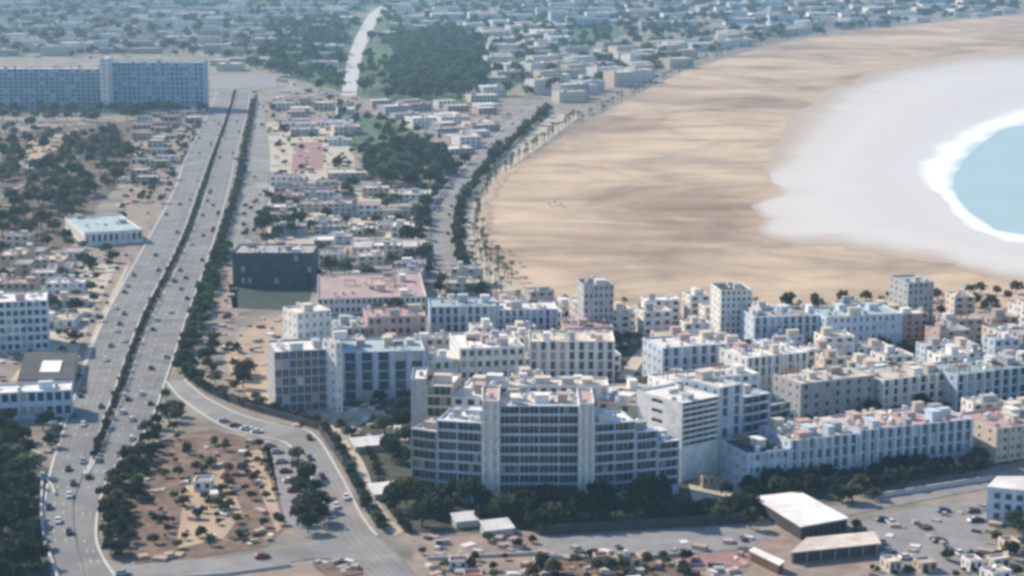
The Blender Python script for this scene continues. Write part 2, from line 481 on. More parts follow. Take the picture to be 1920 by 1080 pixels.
sheet('red_terrace', [(1275, 1045), (1402, 1030), (1408, 1062), (1285, 1072)], 0.16, COURT, 'plaza', 'reddish terrace in front of the flat canopy')
sheet('light_square', [(1410, 1000), (1640, 990), (1650, 1090), (1400, 1090)], 0.09, PINKP, 'plaza')
sheet('lower_yard', [(1000, 1050), (1280, 1046), (1290, 1100), (980, 1100)], 0.06, REDEARTH)
sheet('site_yard', [(1290, 905), (1390, 880), (1400, 925), (1300, 940)], 0.10, CREAMP, 'lot', 'rubble strewn pale yard between two apartment blocks')
sheet('far_green', [(500, 40), (1000, 20), (1180, 60), (1000, 140), (920, 196), (740, 204), (690, 186), (560, 150), (480, 120)], 0.06, LAWN, None, 'green parkland behind the beach hotels')
sheet('far_meadow', [(-100, -60), (2000, -60), (2000, -20), (900, 12), (300, 18), (-100, 30)], 0.12, LAWN)
sheet('traffic_island', [(585, 1062), (640, 1056), (672, 1062), (680, 1078), (620, 1086)], 0.42, REDEARTH, None, 'brown earth island in the road junction')
sheet('lower_verge', [(250, 1090), (420, 1070), (540, 1052), (700, 1050), (860, 1060), (880, 1110), (250, 1110)], 0.10, PINKP, None, 'dusty pinkish strip below the junction road')
sheet('dusty_lots', [(505, 345), (818, 362), (800, 470), (600, 462), (500, 455)], 0.05, CREAMP)
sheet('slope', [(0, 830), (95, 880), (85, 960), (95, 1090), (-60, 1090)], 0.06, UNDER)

def road(name, left, right, z=0.2, m=ASPH, n=8, label=None, kerbs=True, occ='road', ka=1e9, kb=1e9):
    A, B = spline(left, n), spline(right, n)
    WA, WB = [G(*p) for p in A], [G(*p) for p in B]
    mb = MB()
    for i in range(len(WA) - 1):
        mb.face([(WA[i].x, WA[i].y, z), (WB[i].x, WB[i].y, z), (WB[i + 1].x, WB[i + 1].y, z), (WA[i + 1].x, WA[i + 1].y, z)])
    o = tag(mb.build(name, m), label, kind='structure')
    o.data.attributes.new('across', 'FLOAT', 'POINT').data.foreach_set('value', [0.0, 1.0, 1.0, 0.0] * (len(WA) - 1))
    if kerbs:
        mk = MB()
        for Wl, Pl, lim in ((WA, A, ka), (WB, B, kb)):
            for i in range(len(Wl) - 1):
                if Pl[i][1] > lim: continue
                a, b = Wl[i], Wl[i + 1]
                d = (b - a).normalized(); nn = Vector((-d.y, d.x, 0)) * 0.4
                P = [a - nn, a + nn, b + nn, b - nn]
                mk.prism([(p.x, p.y) for p in P], 0.0, z + 0.14)
        tag(mk.build('kerb', KERB, o), kind='structure')
    OCC.add(WA + WB[::-1], occ)
    mid = [(a + b) / 2 for a, b in zip(WA, WB)]
    return o, WA, WB, mid

# dual carriageway, from far to near: four edges
L_OUT = [(408, 172), (385, 225), (347, 300), (326, 360), (272, 460), (195, 600), (150, 715), (115, 820), (90, 905), (80, 1000), (98, 1050), (115, 1100)]
L_IN = [(437, 172), (420, 225), (392, 300), (370, 360), (333, 460), (262, 600), (226, 700), (190, 800), (172, 862), (140, 930), (140, 1000), (152, 1050), (168, 1100)]
R_IN = [(444, 172), (430, 225), (405, 300), (387, 360), (352, 460), (283, 600), (247, 700), (208, 800), (176, 868), (144, 930), (144, 1000), (156, 1050), (172, 1100)]
R_OUT = [(470, 172), (460, 225), (440, 300), (428, 360), (398, 460), (348, 600), (315, 700), (278, 800), (235, 850), (195, 915), (180, 1000), (195, 1050), (230, 1100)]
def resample(pts, ys):
    P = spline(pts, 12)
    out = []
    for y in ys:
        best = min(range(len(P) - 1), key=lambda i: 0 if min(P[i][1], P[i + 1][1]) <= y <= max(P[i][1], P[i + 1][1]) else min(abs(P[i][1] - y), abs(P[i + 1][1] - y)))
        a, b = P[best], P[best + 1]
        t = 0 if b[1] == a[1] else max(0, min(1, (y - a[1]) / (b[1] - a[1])))
        out.append((a[0] + (b[0] - a[0]) * t, y))
    return out
YS = [172, 200, 230, 265, 300, 345, 390, 440, 490, 545, 600, 660, 720, 780, 820, 862, 900, 940, 980, 1020, 1060, 1100]
lo, li, ri, ro = (resample(p, YS) for p in (L_OUT, L_IN, R_IN, R_OUT))
_, W1, W2, MIDL = road('inland_carriageway', lo, li, 0.24, ASPH, 4, 'grey inland carriageway of the dual highway', kb=885)
_, W3, W4, MIDR = road('seaward_carriageway', ri, ro, 0.24, ASPH, 4, 'grey seaward carriageway of the dual highway', ka=885)
# lane markings on both carriageways
mk = MB()
for A, B in ((W1, W2), (W3, W4)):
    for fr_ in (0.34, 0.67):
        run = 0.0
        for i in range(len(A) - 1):
            p, q = A[i].lerp(B[i], fr_), A[i + 1].lerp(B[i + 1], fr_)
            d = q - p; L = d.length; d.normalize(); nn = Vector((-d.y, d.x, 0)) * 0.12
            t = -run % 9.0
            while t + 3 < L:
                a, b = p + d * t, p + d * (t + 3.0)
                mk.face([(c.x, c.y, 0.30) for c in (a - nn, a + nn, b + nn, b - nn)])
                t += 9.0
            run += L
tag(mk.build('lane_marking', PAINT), kind='stuff', label='white dashed lane lines on the highway')

_, F1, F2, MIDF = road('frontage_road', [(300, 345), (238, 460), (170, 600), (128, 715)], [(314, 345), (256, 460), (184, 600), (142, 715)], 0.16, PINKP, 6, kerbs=False)
_, _, _, MIDP = road('service_lane', [(474, 178), (462, 300), (436, 400), (414, 468)], [(492, 178), (506, 300), (494, 400), (476, 464)], 0.16, ASPH2, 5,
                     'pale lane running beside the highway', kerbs=False)
_, _, _, MIDS = road('slip_road', [(312, 716), (345, 752), (420, 800), (500, 822), (545, 838), (590, 905), (612, 960), (614, 1006), (648, 1040), (715, 1100)],
                     [(345, 712), (385, 745), (450, 778), (528, 800), (588, 815), (638, 890), (674, 960), (702, 1000), (738, 1032), (800, 1100)], 0.18, ASPH2, 6,
                     'grey slip road curving down from the highway', ka=985, kb=1000)
_, _, _, MIDG = road('junction_road', [(200, 1066), (300, 1058), (420, 1048), (520, 1030), (580, 1018), (620, 1012)], [(215, 1094), (300, 1082), (420, 1074), (530, 1058), (600, 1048), (690, 1056)], 0.21, ASPH2, 6,
                     'grey road round the bottom of the garden', kerbs=False)
_, B1, B2, MIDB = road('beach_road', [(1000, 200), (950, 235), (895, 290), (845, 338), (812, 385), (802, 440), (812, 500)], [(1022, 204), (985, 238), (925, 292), (884, 345), (858, 390), (852, 440), (862, 498)], 0.18, ASPH2, 8,
                     'pale beach road curving along the sand')
road('promenade', [(1040, 210), (1000, 242), (940, 300), (898, 345), (874, 390), (868, 440), (880, 500), (930, 548)], [(1085, 220), (1035, 258), (985, 296), (925, 342), (905, 390), (905, 440), (925, 495), (985, 545)], 0.16, CREAMP, 6,
     'pale paved promenade between beach road and sand', kerbs=False, occ='prom')
road('far_avenue', [(640, 180), (652, 110), (672, 60), (690, 30), (712, 12)], [(668, 180), (678, 110), (698, 60), (712, 30), (730, 12)], 0.3, KERB, 6, 'pale far avenue leading straight inland', kerbs=False)
road('cross_street', [(1155, 712), (1185, 670), (1215, 640)], [(1182, 712), (1212, 670), (1238, 640)], 0.15, CREAMP, 4, 'pale cross street between two apartment rows', kerbs=False)
road('far_street', [(395, 145), (460, 140), (520, 142)], [(395, 168), (460, 166), (520, 165)], 0.3, GREYP, 4, kerbs=False)
road('hedge_path', [(622, 832), (650, 870), (680, 930), (706, 975), (740, 1005)], [(650, 826), (682, 868), (706, 930), (728, 968), (758, 998)], 0.12, CREAMP, 5, 'cream footpath beside the dark hedge', kerbs=False)

# ------------------------------------------------------------------ air
mb = MB()
mb.box(-1600, 1600, -40, 4700, -1.0, 182.0, bottom=True)
haze = mb.build('haze', bpy.data.materials.new('haze_air'))
hm = haze.data.materials[0]
hm.use_nodes = True
hm.node_tree.nodes.remove(hm.node_tree.nodes['Principled BSDF'])
pv = hm.node_tree.nodes.new('ShaderNodeVolumePrincipled')
pv.inputs['Color'].default_value = (0.48, 0.78, 1.0, 1)
pv.inputs['Density'].default_value = 1.0e-4
pv.inputs['Anisotropy'].default_value = 0.2
hm.node_tree.links.new(pv.outputs[0], hm.node_tree.nodes['Material Output'].inputs['Volume'])
haze['kind'] = 'stuff'
haze['label'] = 'pale blue haze over the far town'

# ------------------------------------------------------------------ buildings
def facade(mb, panes, o, ux, n, w, z0, z1, cols, rows, wf=0.55, hf=0.5, sill=0.28, recess=0.25, mi=0, mg=None):
    """A wall with recessed windows. panes: list receives the pane quads, or None: the pane faces go into mb with index mg."""
    o, ux, n = Vector(o), Vector(ux), Vector(n)
    def P(x, z, d=0.0):
        return o + ux * x + Vector((0, 0, z)) - n * d
    cw, rh = w / cols, (z1 - z0) / rows
    prev = z0
    for r in range(rows):
        a = z0 + r * rh + sill * rh
        b = a + hf * rh
        mb.face([P(0, prev), P(w, prev), P(w, a), P(0, a)], mi)
        prev = b
        x = 0.0
        for c in range(cols):
            xa = c * cw + cw * (1 - wf) / 2
            xb = xa + cw * wf
            mb.face([P(x, a), P(xa, a), P(xa, b), P(x, b)], mi)
            mb.face([P(xa, a), P(xb, a), P(xb, a, recess), P(xa, a, recess)], mi)
            mb.face([P(xa, b, recess), P(xb, b, recess), P(xb, b), P(xa, b)], mi)
            mb.face([P(xa, a), P(xa, a, recess), P(xa, b, recess), P(xa, b)], mi)
            mb.face([P(xb, a, recess), P(xb, a), P(xb, b), P(xb, b, recess)], mi)
            q = [P(xa, a, recess), P(xb, a, recess), P(xb, b, recess), P(xa, b, recess)]
            if panes is None:
                mb.face(q, mg)
            else:
                panes.append(q)
            x = xb
        mb.face([P(x, a), P(w, a), P(w, b), P(x, b)], mi)
    mb.face([P(0, prev), P(w, prev), P(w, z1), P(0, z1)], mi)

def rim(mb, x0, x1, y0, y1, zr, h, t=0.3, mi=0):
    """Parapet top and inner faces; the outer faces belong to the walls."""
    i = (x0 + t, x1 - t, y0 + t, y1 - t)
    O = [(x0, y0), (x1, y0), (x1, y1), (x0, y1)]
    I = [(i[0], i[2]), (i[1], i[2]), (i[1], i[3]), (i[0], i[3])]
    for k in range(4):
        a, b, c, d = O[k], O[(k + 1) % 4], I[(k + 1) % 4], I[k]
        mb.face([(*a, h), (*b, h), (*c, h), (*d, h)], mi)
        mb.face([(*d, h), (*c, h), (*c, zr), (*d, zr)], mi)

MESH_CACHE = {}
def shared(key, fn, mats):
    if key not in MESH_CACHE:
        mb = MB(); fn(mb)
        MESH_CACHE[key] = mb.mesh(key, mats if isinstance(mats, (list, tuple)) else [mats])
    return MESH_CACHE[key]

def m_tank(mb):
    for a in (-0.6, 0.6):
        for b in (-0.6, 0.6):
            mb.box(a - .06, a + .06, b - .06, b + .06, 0, 0.7)
    mb.cyl(0, 0, 0.7, 2.1, 0.85, 0.85, 10); mb.cyl(0, 0, 2.1, 2.35, 0.85, 0.25, 10)
def m_ac(mb):
    mb.box(-0.7, 0.7, -0.5, 0.5, 0.25, 1.25); mb.box(-.6, -.5, -.5, .5, 0, .25); mb.box(.5, .6, -.5, .5, 0, .25)
    mb.cyl(0, 0, 1.25, 1.35, 0.4, 0.35, 8)
def m_stairhouse(mb):
    mb.box(-2, 2, -1.6, 1.6, 0, 2.7); mb.box(-2.2, 2.2, -1.8, 1.8, 2.7, 2.95, bottom=True)
def m_dish(mb):
    mb.cyl(0, 0, 0, 0.8, 0.05, 0.05, 5)
    mb.M = Matrix.Translation((0, 0, 1.0)) @ Matrix.Rotation(-0.9, 4, 'X')
    mb.cyl(0, 0, -0.1, 0.12, 0.15, 0.65, 10)
def m_pergola(mb):
    for a in (-2.4, 2.4):
        for b in (-1.4, 1.4):
            mb.box(a - .1, a + .1, b - .1, b + .1, 0, 2.3)
    for k in range(9):
        x = -2.6 + k * 0.65
        mb.box(x - .08, x + .08, -1.8, 1.8, 2.42, 2.55, bottom=True)
    mb.box(-2.7, 2.7, -1.5, -1.35, 2.3, 2.42, bottom=True); mb.box(-2.7, 2.7, 1.35, 1.5, 2.3, 2.42, bottom=True)

def clutter(root, w, d, zr, wall, seed, n, big=True):
    r = random.Random(seed)
    spots = []
    def free(rad):
        for _ in range(12):
            x, y = r.uniform(-w / 2 + rad + .5, w / 2 - rad - .5), r.uniform(-d / 2 + rad + .5, d / 2 - rad - .5)
            if w / 2 < rad + .6 or d / 2 < rad + .6: return None
            if all(math.hypot(x - a, y - b) > rad + c for a, b, c in spots):
                spots.append((x, y, rad)); return x, y
        return None
    kinds = (['stair_house'] * max(1, n // 3) if big else []) + [r.choice(['water_tank', 'water_tank', 'air_conditioner', 'air_conditioner', 'satellite_dish', 'roof_pergola']) for _ in range(n)]
    for k in kinds:
        rad = {'stair_house': 2.6, 'water_tank': 1.0, 'air_conditioner': .9, 'satellite_dish': .8, 'roof_pergola': 2.9}[k]
        s = free(rad)
        if not s: continue
        if k == 'stair_house':
            kw = r.choice([wall, 'white', 'cream', 'cream', 'pink', 'grey'])
            me = shared('stair_house_' + kw, m_stairhouse, WALL[kw])
        elif k == 'water_tank': me = shared('water_tank', m_tank, TANK)
        elif k == 'air_conditioner': me = shared('air_conditioner', m_ac, METAL)
        elif k == 'satellite_dish': me = shared('satellite_dish', m_dish, TANK)
        else: me = shared('roof_pergola', m_pergola, WALL['brown'])
        o = link(k, me, root, (s[0], s[1], zr), r.choice([0, math.pi / 2]))
        if k == 'stair_house': o.scale = (r.uniform(.6, 1.35), r.uniform(.6, 1.3), r.uniform(.65, 1.15))

def place(p0, p1, depth):
    a, b = Vector((p0[0], p0[1], 0)), Vector((p1[0], p1[1], 0))
    ux = (b - a); w = ux.length; ux.normalize()
    rz = math.atan2(ux.y, ux.x)
    uy = Vector((-ux.y, ux.x, 0))
    c = (a + b) / 2 + uy * depth / 2
    return c, rz, w, uy

def footprint(c, rz, w, d, g=0.0):
    M = Matrix.Rotation(rz, 2)
    return [Vector(c[:2]) + M @ Vector((sx * (w / 2 + g), sy * (d / 2 + g))) for sx, sy in ((-1, -1), (1, -1), (1, 1), (-1, 1))]

CURTAIN = mat('pale_curtain', (.48, .46, .42), var=.25, scale=.8, obj_var=.25)
SHUT = mat('brown_shutter', (.13, .10, .08), var=.25, scale=.8, obj_var=.25)
prn = random.Random(404)
def panes_parts(root, quads, name, m, single, mix=(7, 2, 1)):
    """Windows: single parts when they can be picked apart, else one joined part."""
    m0 = m
    if single:
        for q in quads:
            m = prn.choices([m0, CURTAIN, SHUT], mix)[0]
            c = sum((Vector(p) for p in q), Vector()) / 4
            ux = Vector(q[1]) - Vector(q[0]); w = ux.length; ux.normalize()
            h = abs(q[2].z - q[1].z)
            key = 'window_%.2f_%.2f_%s' % (w, h, m.name)
            def mk(b, w=w, h=h):
                b.face([(-w / 2, 0, -h / 2), (w / 2, 0, -h / 2), (w / 2, 0, h / 2), (-w / 2, 0, h / 2)], 0)
                t = 0.07
                for x0, x1, z0, z1 in ((-w / 2, -w / 2 + t, -h / 2, h / 2), (w / 2 - t, w / 2, -h / 2, h / 2), (-t / 2, t / 2, -h / 2, h / 2), (-w / 2, w / 2, h / 2 - t, h / 2), (-w / 2, w / 2, -h / 2, -h / 2 + t)):
                    b.box(x0, x1, -0.05, 0.0, z0, z1, 1)
            me = shared(key, mk, [m, TRIM])
            o = link('window', me, root, c, math.atan2(ux.y, ux.x))
    else:
        mb = MB()
        for q in quads: mb.face(q, prn.choices([0, 1, 2], (7, 2, 1))[0])
        tag(mb.build('windows', [m, CURTAIN, SHUT], root), kind='stuff')

def building(name, label, cat, p0, p1, h, depth, floors, wall='white', roof='pale', style='grid', cols=None, single=False, seed=0, n=6,
             pil=0, wf=0.55, hf=0.5, sill=0.28, glass=None, base=0.0, group=None, occ=True, sides=True, podium=0.0, divs=(), par=0.7, endcols=None):
    glass = glass or GLASS
    c, rz, w, uy = place(p0, p1, depth)
    root = empty(name, (c.x, c.y, 0), rz)
    tag(root, label, cat, group)
    if occ: OCC.add(footprint(c, rz, w, depth), 'building')
    x0, x1, y0, y1 = -w / 2, w / 2, -depth / 2, depth / 2
    mb = MB(); q = []
    cols = cols or max(2, int(w / 3.2))
    sc = endcols or max(2, int(depth / 4.5))
    zr = h - par
    fy = y0
    if style == 'balcony':
        fy = y0 + 1.7
        if podium > 0:
            mb.box(x0, x1, y0, fy, 0, podium)
    if podium > 0:
        mb.face([(x0, fy, 0), (x1, fy, 0), (x1, fy, podium), (x0, fy, podium)])
    facade(mb, q, (x0, fy, 0), (1, 0, 0), (0, -1, 0), w, podium, h, cols, floors, wf if style != 'balcony' else 0.93, hf if style != 'balcony' else 0.84, sill if style != 'balcony' else 0.03)
    if sides:
        facade(mb, q, (x0, y1, 0), (0, -1, 0), (-1, 0, 0), y1 - fy, 0, h, sc, floors, 0.26, 0.4)
        facade(mb, q, (x1, fy, 0), (0, 1, 0), (1, 0, 0), y1 - fy, 0, h, sc, floors, 0.26, 0.4)
    else:
        mb.face([(x0, y1, 0), (x0, fy, 0), (x0, fy, h), (x0, y1, h)]); mb.face([(x1, fy, 0), (x1, y1, 0), (x1, y1, h), (x1, fy, h)])
    mb.face([(x1, y1, 0), (x0, y1, 0), (x0, y1, h), (x1, y1, h)])
    rim(mb, x0, x1, fy, y1, zr, h)
    wall_o = mb.build('wall', WALL[wall], root)
    mb = MB(); mb.face([(x0 + .3, fy + .3, zr), (x1 - .3, fy + .3, zr), (x1 - .3, y1 - .3, zr), (x0 + .3, y1 - .3, zr)])
    mb.build('roof', ROOF[roof], root)
    panes_parts(wall_o, q, 'window', glass, single, (14, 1, 2) if style == 'balcony' else (7, 2, 1))
    rh = (h - podium) / floors
    if style == 'balcony':
        xs = [x0] + [x0 + w * t for t in divs] + [x1]
        for k in range(floors):
            for a, b in zip(xs[:-1], xs[1:]):
                a, b = a + 0.18, b - 0.18
                L = b - a
                def mkb(m, L=L):
                    m.box(-L / 2, L / 2, 0, 1.7, 0, 0.22, 0, bottom=True)
                me = shared('balcony_%.2f_%s' % (L, wall), mkb, WALL[wall])
                bo = link('balcony', me, root, ((a + b) / 2, y0, podium + k * rh - 0.1))
                link('parapet', shared('parapet_%.2f_%s' % (L, wall), lambda m: m.box(-L / 2, L / 2, 0, 0.12, 0.22, 0.85), WALL[wall]), bo)
        for t in [0.0] + list(divs) + [1.0]:
            x = x0 + w * t
            me = shared('fin_%.1f_%s' % (h, wall), lambda m: m.box(-0.16, 0.16, -0.15, 1.7, 0, h - 0.02), WALL[wall])
            link('fin', me, root, (min(max(x, x0 + .16), x1 - .16), y0, 0))
        mb = MB(); mb.box(x0 - .1, x1 + .1, y0 - .2, fy, h - 0.25, h + 0.1, bottom=True)
        mb.build('eave', WALL[wall], root)
    if pil:
        me = shared('pilaster_%.1f_%s' % (h, wall), lambda m: m.box(-0.45, 0.45, -0.55, 0.0, 0, h + 0.25), WALL[wall])
        for k in range(pil + 1):
            link('pilaster', me, root, (x0 + .45 + (w - .9) * k / pil, y0, 0))
    if n: clutter(root, w, depth, zr, wall, seed, n)
    return root

def B(label, l, r, yt, depth, floors, name='apartment_block', cat='building', h=None, **k):
    hh = h if h is not None else hpx((l[1] + r[1]) / 2, yt)
    return building(name, label, cat, G(*l), G(*r), hh, depth, floors, **k)

# --- the big stepped block with dark balconies
B('central part of the dark balconied block, eight storeys between two slim towers', (937, 945), (1084, 945), 752, 17, 9, wall='pale blue', roof='pale', style='balcony',
  single=True, divs=(0.25, 0.5, 0.75), n=12, seed=3, cols=16, podium=3.0)
B('slim stair tower beside the seven storey balconied wing and the central part', (904, 949), (936.5, 949), 742, 20, 9, name='stair_tower', cat='tower', wall='white', roof='pink', cols=3, single=True, n=2, seed=4, wf=.4, hf=.55, pil=2)
B('slim stair tower beside the white roofed balconied wing', (1084.5, 949), (1113, 949), 747, 20, 9, name='stair_tower', cat='tower', wall='white', roof='pink', cols=3, single=True, n=2, seed=5, wf=.4, hf=.55, pil=2)
B('seven storey balconied wing with a white roof terrace beside the slim tower', (820, 938), (903.5, 944), 783, 15, 7, wall='pale blue', roof='white', style='balcony', single=True, divs=(0.45,), n=6, seed=6, cols=9, podium=2.5)
B('six storey end wing of the balconied block with a plain grey end wall', (772, 930), (819.5, 937), 800, 15, 6, wall='grey', roof='pale', style='balcony', single=True, n=3, seed=7, cols=5, podium=2.5)
B('balconied wing with a bright white roof below the second slim tower', (1113.5, 944), (1190, 938), 785, 14, 7, wall='pale blue', roof='white', style='balcony', single=True, divs=(0.5,), n=4, seed=8, cols=8, podium=2.5)
B('lower balconied wing stepping down beside the white roofed wing', (1190.5, 937), (1232, 932), 802, 14, 6, wall='pale blue', roof='grey', style='balcony', single=True, n=3, seed=9, cols=5, podium=2.5)
B('lowest balconied end wing of the stepped block next to the cream gable', (1232.5, 931), (1272, 926), 822, 13, 5, wall='pale blue', roof='pale', style='balcony', single=True, n=2, seed=10, cols=4, podium=2.5)
B('tall rear tower with a blank grey front and short balconies behind the end wing', (772, 885), (800, 885), 702, 16, 9, name='apartment_tower', cat='tower', wall='grey', roof='white', cols=2, wf=.18, n=1, seed=11, single=True)
B('rear block with dark short balconies beside the blank grey tower', (800.5, 885), (848, 887), 716, 18, 8, wall='cream', roof='white', style='balcony', cols=4, n=3, seed=12, single=True)
B('whitish rear block with roof terraces behind the seven storey wing', (849, 886), (918, 890), 738, 26, 7, wall='white', roof='white', n=12, seed=13)
B('low whitish rear block behind the central part', (935, 862), (1140, 862), 716, 12, 6, wall='white', roof='pale', n=12, seed=14)
B('cream rear block with a roof garden behind the white roofed wing', (1120, 868), (1222, 880), 752, 20, 6, wall='sand', roof='pale', n=9, seed=15)
# --- the second block with the blank cream gable
B('balconied block with a blank lit pale gable', (1276, 905), (1346, 889), 742, 22, 8, wall='white', roof='white', style='balcony', divs=(), cols=6, single=True, n=5, seed=16, podium=11.0, endcols=1)
B('stair tower with two tall dark slots beside the gabled block', (1346.5, 880), (1390, 870), 716, 18, 8, name='stair_tower', cat='tower', wall='pale blue', roof='pale', cols=2, wf=.4, hf=.86, sill=.07, n=2, seed=17, single=True)
B('stepped balconied block between the slotted stair tower and the long blue block', (1390.5, 868), (1440, 858), 735, 16, 7, wall='pale blue', roof='teal', style='balcony', cols=4, single=True, n=3, seed=18)
B('low stepped end of the balconied block beside the dark shrubs', (1440.5, 857), (1480, 848), 752, 15, 6, wall='grey', roof='teal', style='balcony', cols=3, single=True, n=2, seed=19)
B('broad whitish rear block behind the gabled block', (1250, 860), (1420, 838), 702, 14, 8, wall='white', roof='white', n=8, seed=20)
# --- the long blue block
B('short end house of the long blue block with a dark roof', (1400, 918), (1478, 908), 842, 18, 3, name='apartment_house', wall='pale blue', roof='dark', cols=6, single=True, n=4, seed=21, pil=2)
B('four storey half of the long pilastered block, beside the dark roofed end', (1479, 908), (1606, 893), 815, 20, 4, wall='pale blue', roof='pale', cols=8, single=True, n=22, seed=22, pil=8, wf=.5, hf=.84, sill=.08, glass=GLASS_B)
B('four storey half of the long pilastered block, beside the tree gap', (1608, 892), (1820, 868), 792, 20, 4, wall='pale blue', roof='pink', cols=13, single=True, n=30, seed=23, pil=13, wf=.5, hf=.84, sill=.08, glass=GLASS_B)
B('cream flank house beyond the tree gap of the long block', (1864, 868), (1990, 850), 792, 22, 4, name='apartment_house', wall='cream', roof='pink', cols=10, single=True, n=9, seed=24, pil=5, glass=GLASS_B)
# --- rows behind
B('whitish apartment row with grouped pilasters behind the long block', (1652, 775), (1788, 757), 702, 20, 4, wall='white', roof='pale', cols=8, n=10, seed=25, pil=8, wf=.5, hf=.82, sill=.09, glass=GLASS_B)
B('teal windowed apartment row ending at the picture edge', (1790, 768), (1990, 742), 688, 20, 4, wall='pale blue', roof='teal', cols=12, n=14, seed=26, pil=12, wf=.6, hf=.82, sill=.09, glass=GLASS_B)
B('plain pale grey house with a teal wall behind the stepped balconies', (1500, 790), (1638, 772), 708, 18, 4, name='apartment_house', wall='grey', roof='pale', cols=7, wf=.3, n=8, seed=27)
B('whitish apartment house with a rounded roof terrace behind the stepped balconies', (1398, 748), (1512, 735), 662, 20, 4, wall='white', roof='white', cols=9, n=9, seed=28, hf=.8, sill=.1, pil=5, wf=.45)
B('white apartment row beside the pale cross street', (1240, 726), (1396, 714), 644, 20, 4, wall='pale blue', roof='white', cols=9, n=12, seed=29, pil=9, wf=.45, hf=.8, sill=.1, glass=GLASS_B)
B('whitish apartment row with dark teal windows before the pale cross street', (992, 730), (1152, 730), 636, 20, 5, wall='white', roof='pale', cols=9, n=12, seed=30, pil=9, wf=.5, hf=.82, sill=.09, glass=GLASS_B)
B('whitish apartment house with a round roof court beside the teal windowed row', (862, 735), (984, 730), 648, 28, 4, wall='white', roof='white', cols=8, n=12, seed=31, pil=4)
B('whitish low house with a domed terrace beside the blue hotel', (800, 742), (860, 738), 672, 18, 3, name='apartment_house', wall='white', roof='white', cols=4, n=4, seed=32)
B('blue hotel with four broad pillars below a dark terrace', (642, 752), (798, 747), 655, 24, 5, name='hotel', wall='pale blue', roof='teal', cols=5, n=9, seed=33, pil=5, wf=.62, hf=.9, sill=.05, glass=GLASS_B)
# --- the white tower
B('dark fronted hotel block below the white tower', (517, 775), (626, 768), 652, 20, 7, name='hotel', wall='grey', roof='white', cols=8, single=True, n=6, seed=34, wf=.86, hf=.84, sill=.08, glass=GLASS_B)
B('white hotel tower rising above the dark fronted block', (560, 741), (624, 733), 578, 14, 9, name='hotel_tower', cat='tower', wall='white', roof='white', cols=5, n=4, seed=35, wf=.3, single=True)
B('slim bright cream stair tower at the end of the dark fronted block', (632, 776), (643, 774), 636, 9, 8, name='stair_tower', cat='tower', wall='white', roof='pale', cols=1, wf=.2, n=0, seed=36)
# --- next rows
B('pink flat roofed hall behind the white tower', (596, 590), (800, 586), 556, 60, 2, name='market_hall', wall='white', roof='pink', cols=20, n=16, seed=37)
B('pink walled house with rows of windows beside the pale blue row', (690, 668), (800, 664), 590, 20, 4, name='apartment_house', wall='pink', roof='pink', cols=8, n=8, seed=38, pil=4)
B('teal grey house beside the pink walled house', (625, 672), (688, 669), 612, 22, 3, name='apartment_house', wall='grey', roof='teal', cols=5, n=6, seed=39)
B('pale blue row with white pilasters near the end of the sand', (806, 640), (930, 638), 572, 20, 4, wall='pale blue', roof='teal', cols=9, n=7, seed=40, pil=9, hf=.8, sill=.1, glass=GLASS_B)
B('pale blue row behind palms below the beach corner', (932, 638), (1046, 636), 578, 18, 4, wall='pale blue', roof='white', cols=9, n=7, seed=41, pil=9, hf=.8, sill=.1, glass=GLASS_B)
B('grey apartment tower with a dark roof band against the sand', (1094, 645), (1150, 643), 530, 15, 8, name='apartment_tower', cat='tower', wall='grey', roof='dark', cols=6, n=3, seed=42, wf=.5)
B('pink low house in front of the grey tower', (1060, 662), (1150, 660), 612, 14, 3, name='apartment_house', wall='pink', roof='pink', cols=7, n=5, seed=43)
B('white apartment tower with a dark roof band against the sand', (1350, 640), (1408, 638), 540, 17, 8, name='apartment_tower', cat='tower', wall='white', roof='dark', cols=6, n=3, seed=44, wf=.45)
B('grey tower with a stepped top in front of the surf', (1700, 618), (1748, 615), 526, 18, 7, name='apartment_tower', cat='tower', wall='grey', roof='teal', cols=5, n=2, seed=45, wf=.45)
B('long turquoise row below the beach', (1412, 660), (1545, 655), 590, 20, 4, wall='pale blue', roof='grey', cols=10, n=10, seed=46, pil=10, wf=.5, hf=.8, sill=.1, glass=GLASS_B)
B('long plain turquoise row with a deep shaded foot', (1547, 662), (1690, 654), 588, 20, 4, wall='pale blue', roof='teal', cols=12, n=10, seed=47, wf=.35, glass=GLASS_B)
B('dark clad sports hall behind the green pitch', (437, 537), (588, 537), 472, 26, 3, name='sports_hall', cat='hall', wall='dark teal', roof='grey', cols=12, n=9, seed=55, wf=.6, hf=.5, sides=False, pil=12, glass=GLASS_B)
# --- inland side
B('blue fronted block at the picture edge beside the frontage road', (-40, 662), (92, 656), 562, 22, 6, wall='pale blue', roof='white', cols=10, n=8, seed=48, wf=.7, hf=.6, glass=GLASS_B)
B('low blue fronted house with a white roof behind the dark trees', (-30, 790), (136, 782), 732, 14, 2, name='low_house', cat='house', wall='pale blue', roof='white', cols=10, n=5, seed=49, wf=.7, hf=.6, glass=GLASS_B)
B('long blue hotel beyond the dark wood, plain half', (-60, 206), (192, 206), 128, 26, 10, name='hotel', wall='deep blue', roof='pale', cols=26, n=16, seed=50, wf=.7, hf=.6, glass=GLASS_B)
B('white stair tower in the middle of the long blue hotel', (190, 210), (205, 210), 108, 28, 12, name='stair_tower', cat='tower', wall='white', roof='white', cols=1, n=0, seed=51, wf=.2)
B('long blue hotel beyond the dark wood, half beside the highway end', (204.5, 206), (383, 206), 116, 30, 10, name='hotel', wall='deep blue', roof='grey', cols=20, n=14, seed=52, wf=.6, hf=.6, pil=8, glass=GLASS_B)
B('long pale flat roof yard hall beside the dark wood', (160, 462), (268, 455), 432, 60, 1, name='hall', cat='hall', wall='white', roof='teal', cols=10, n=6, seed=53)
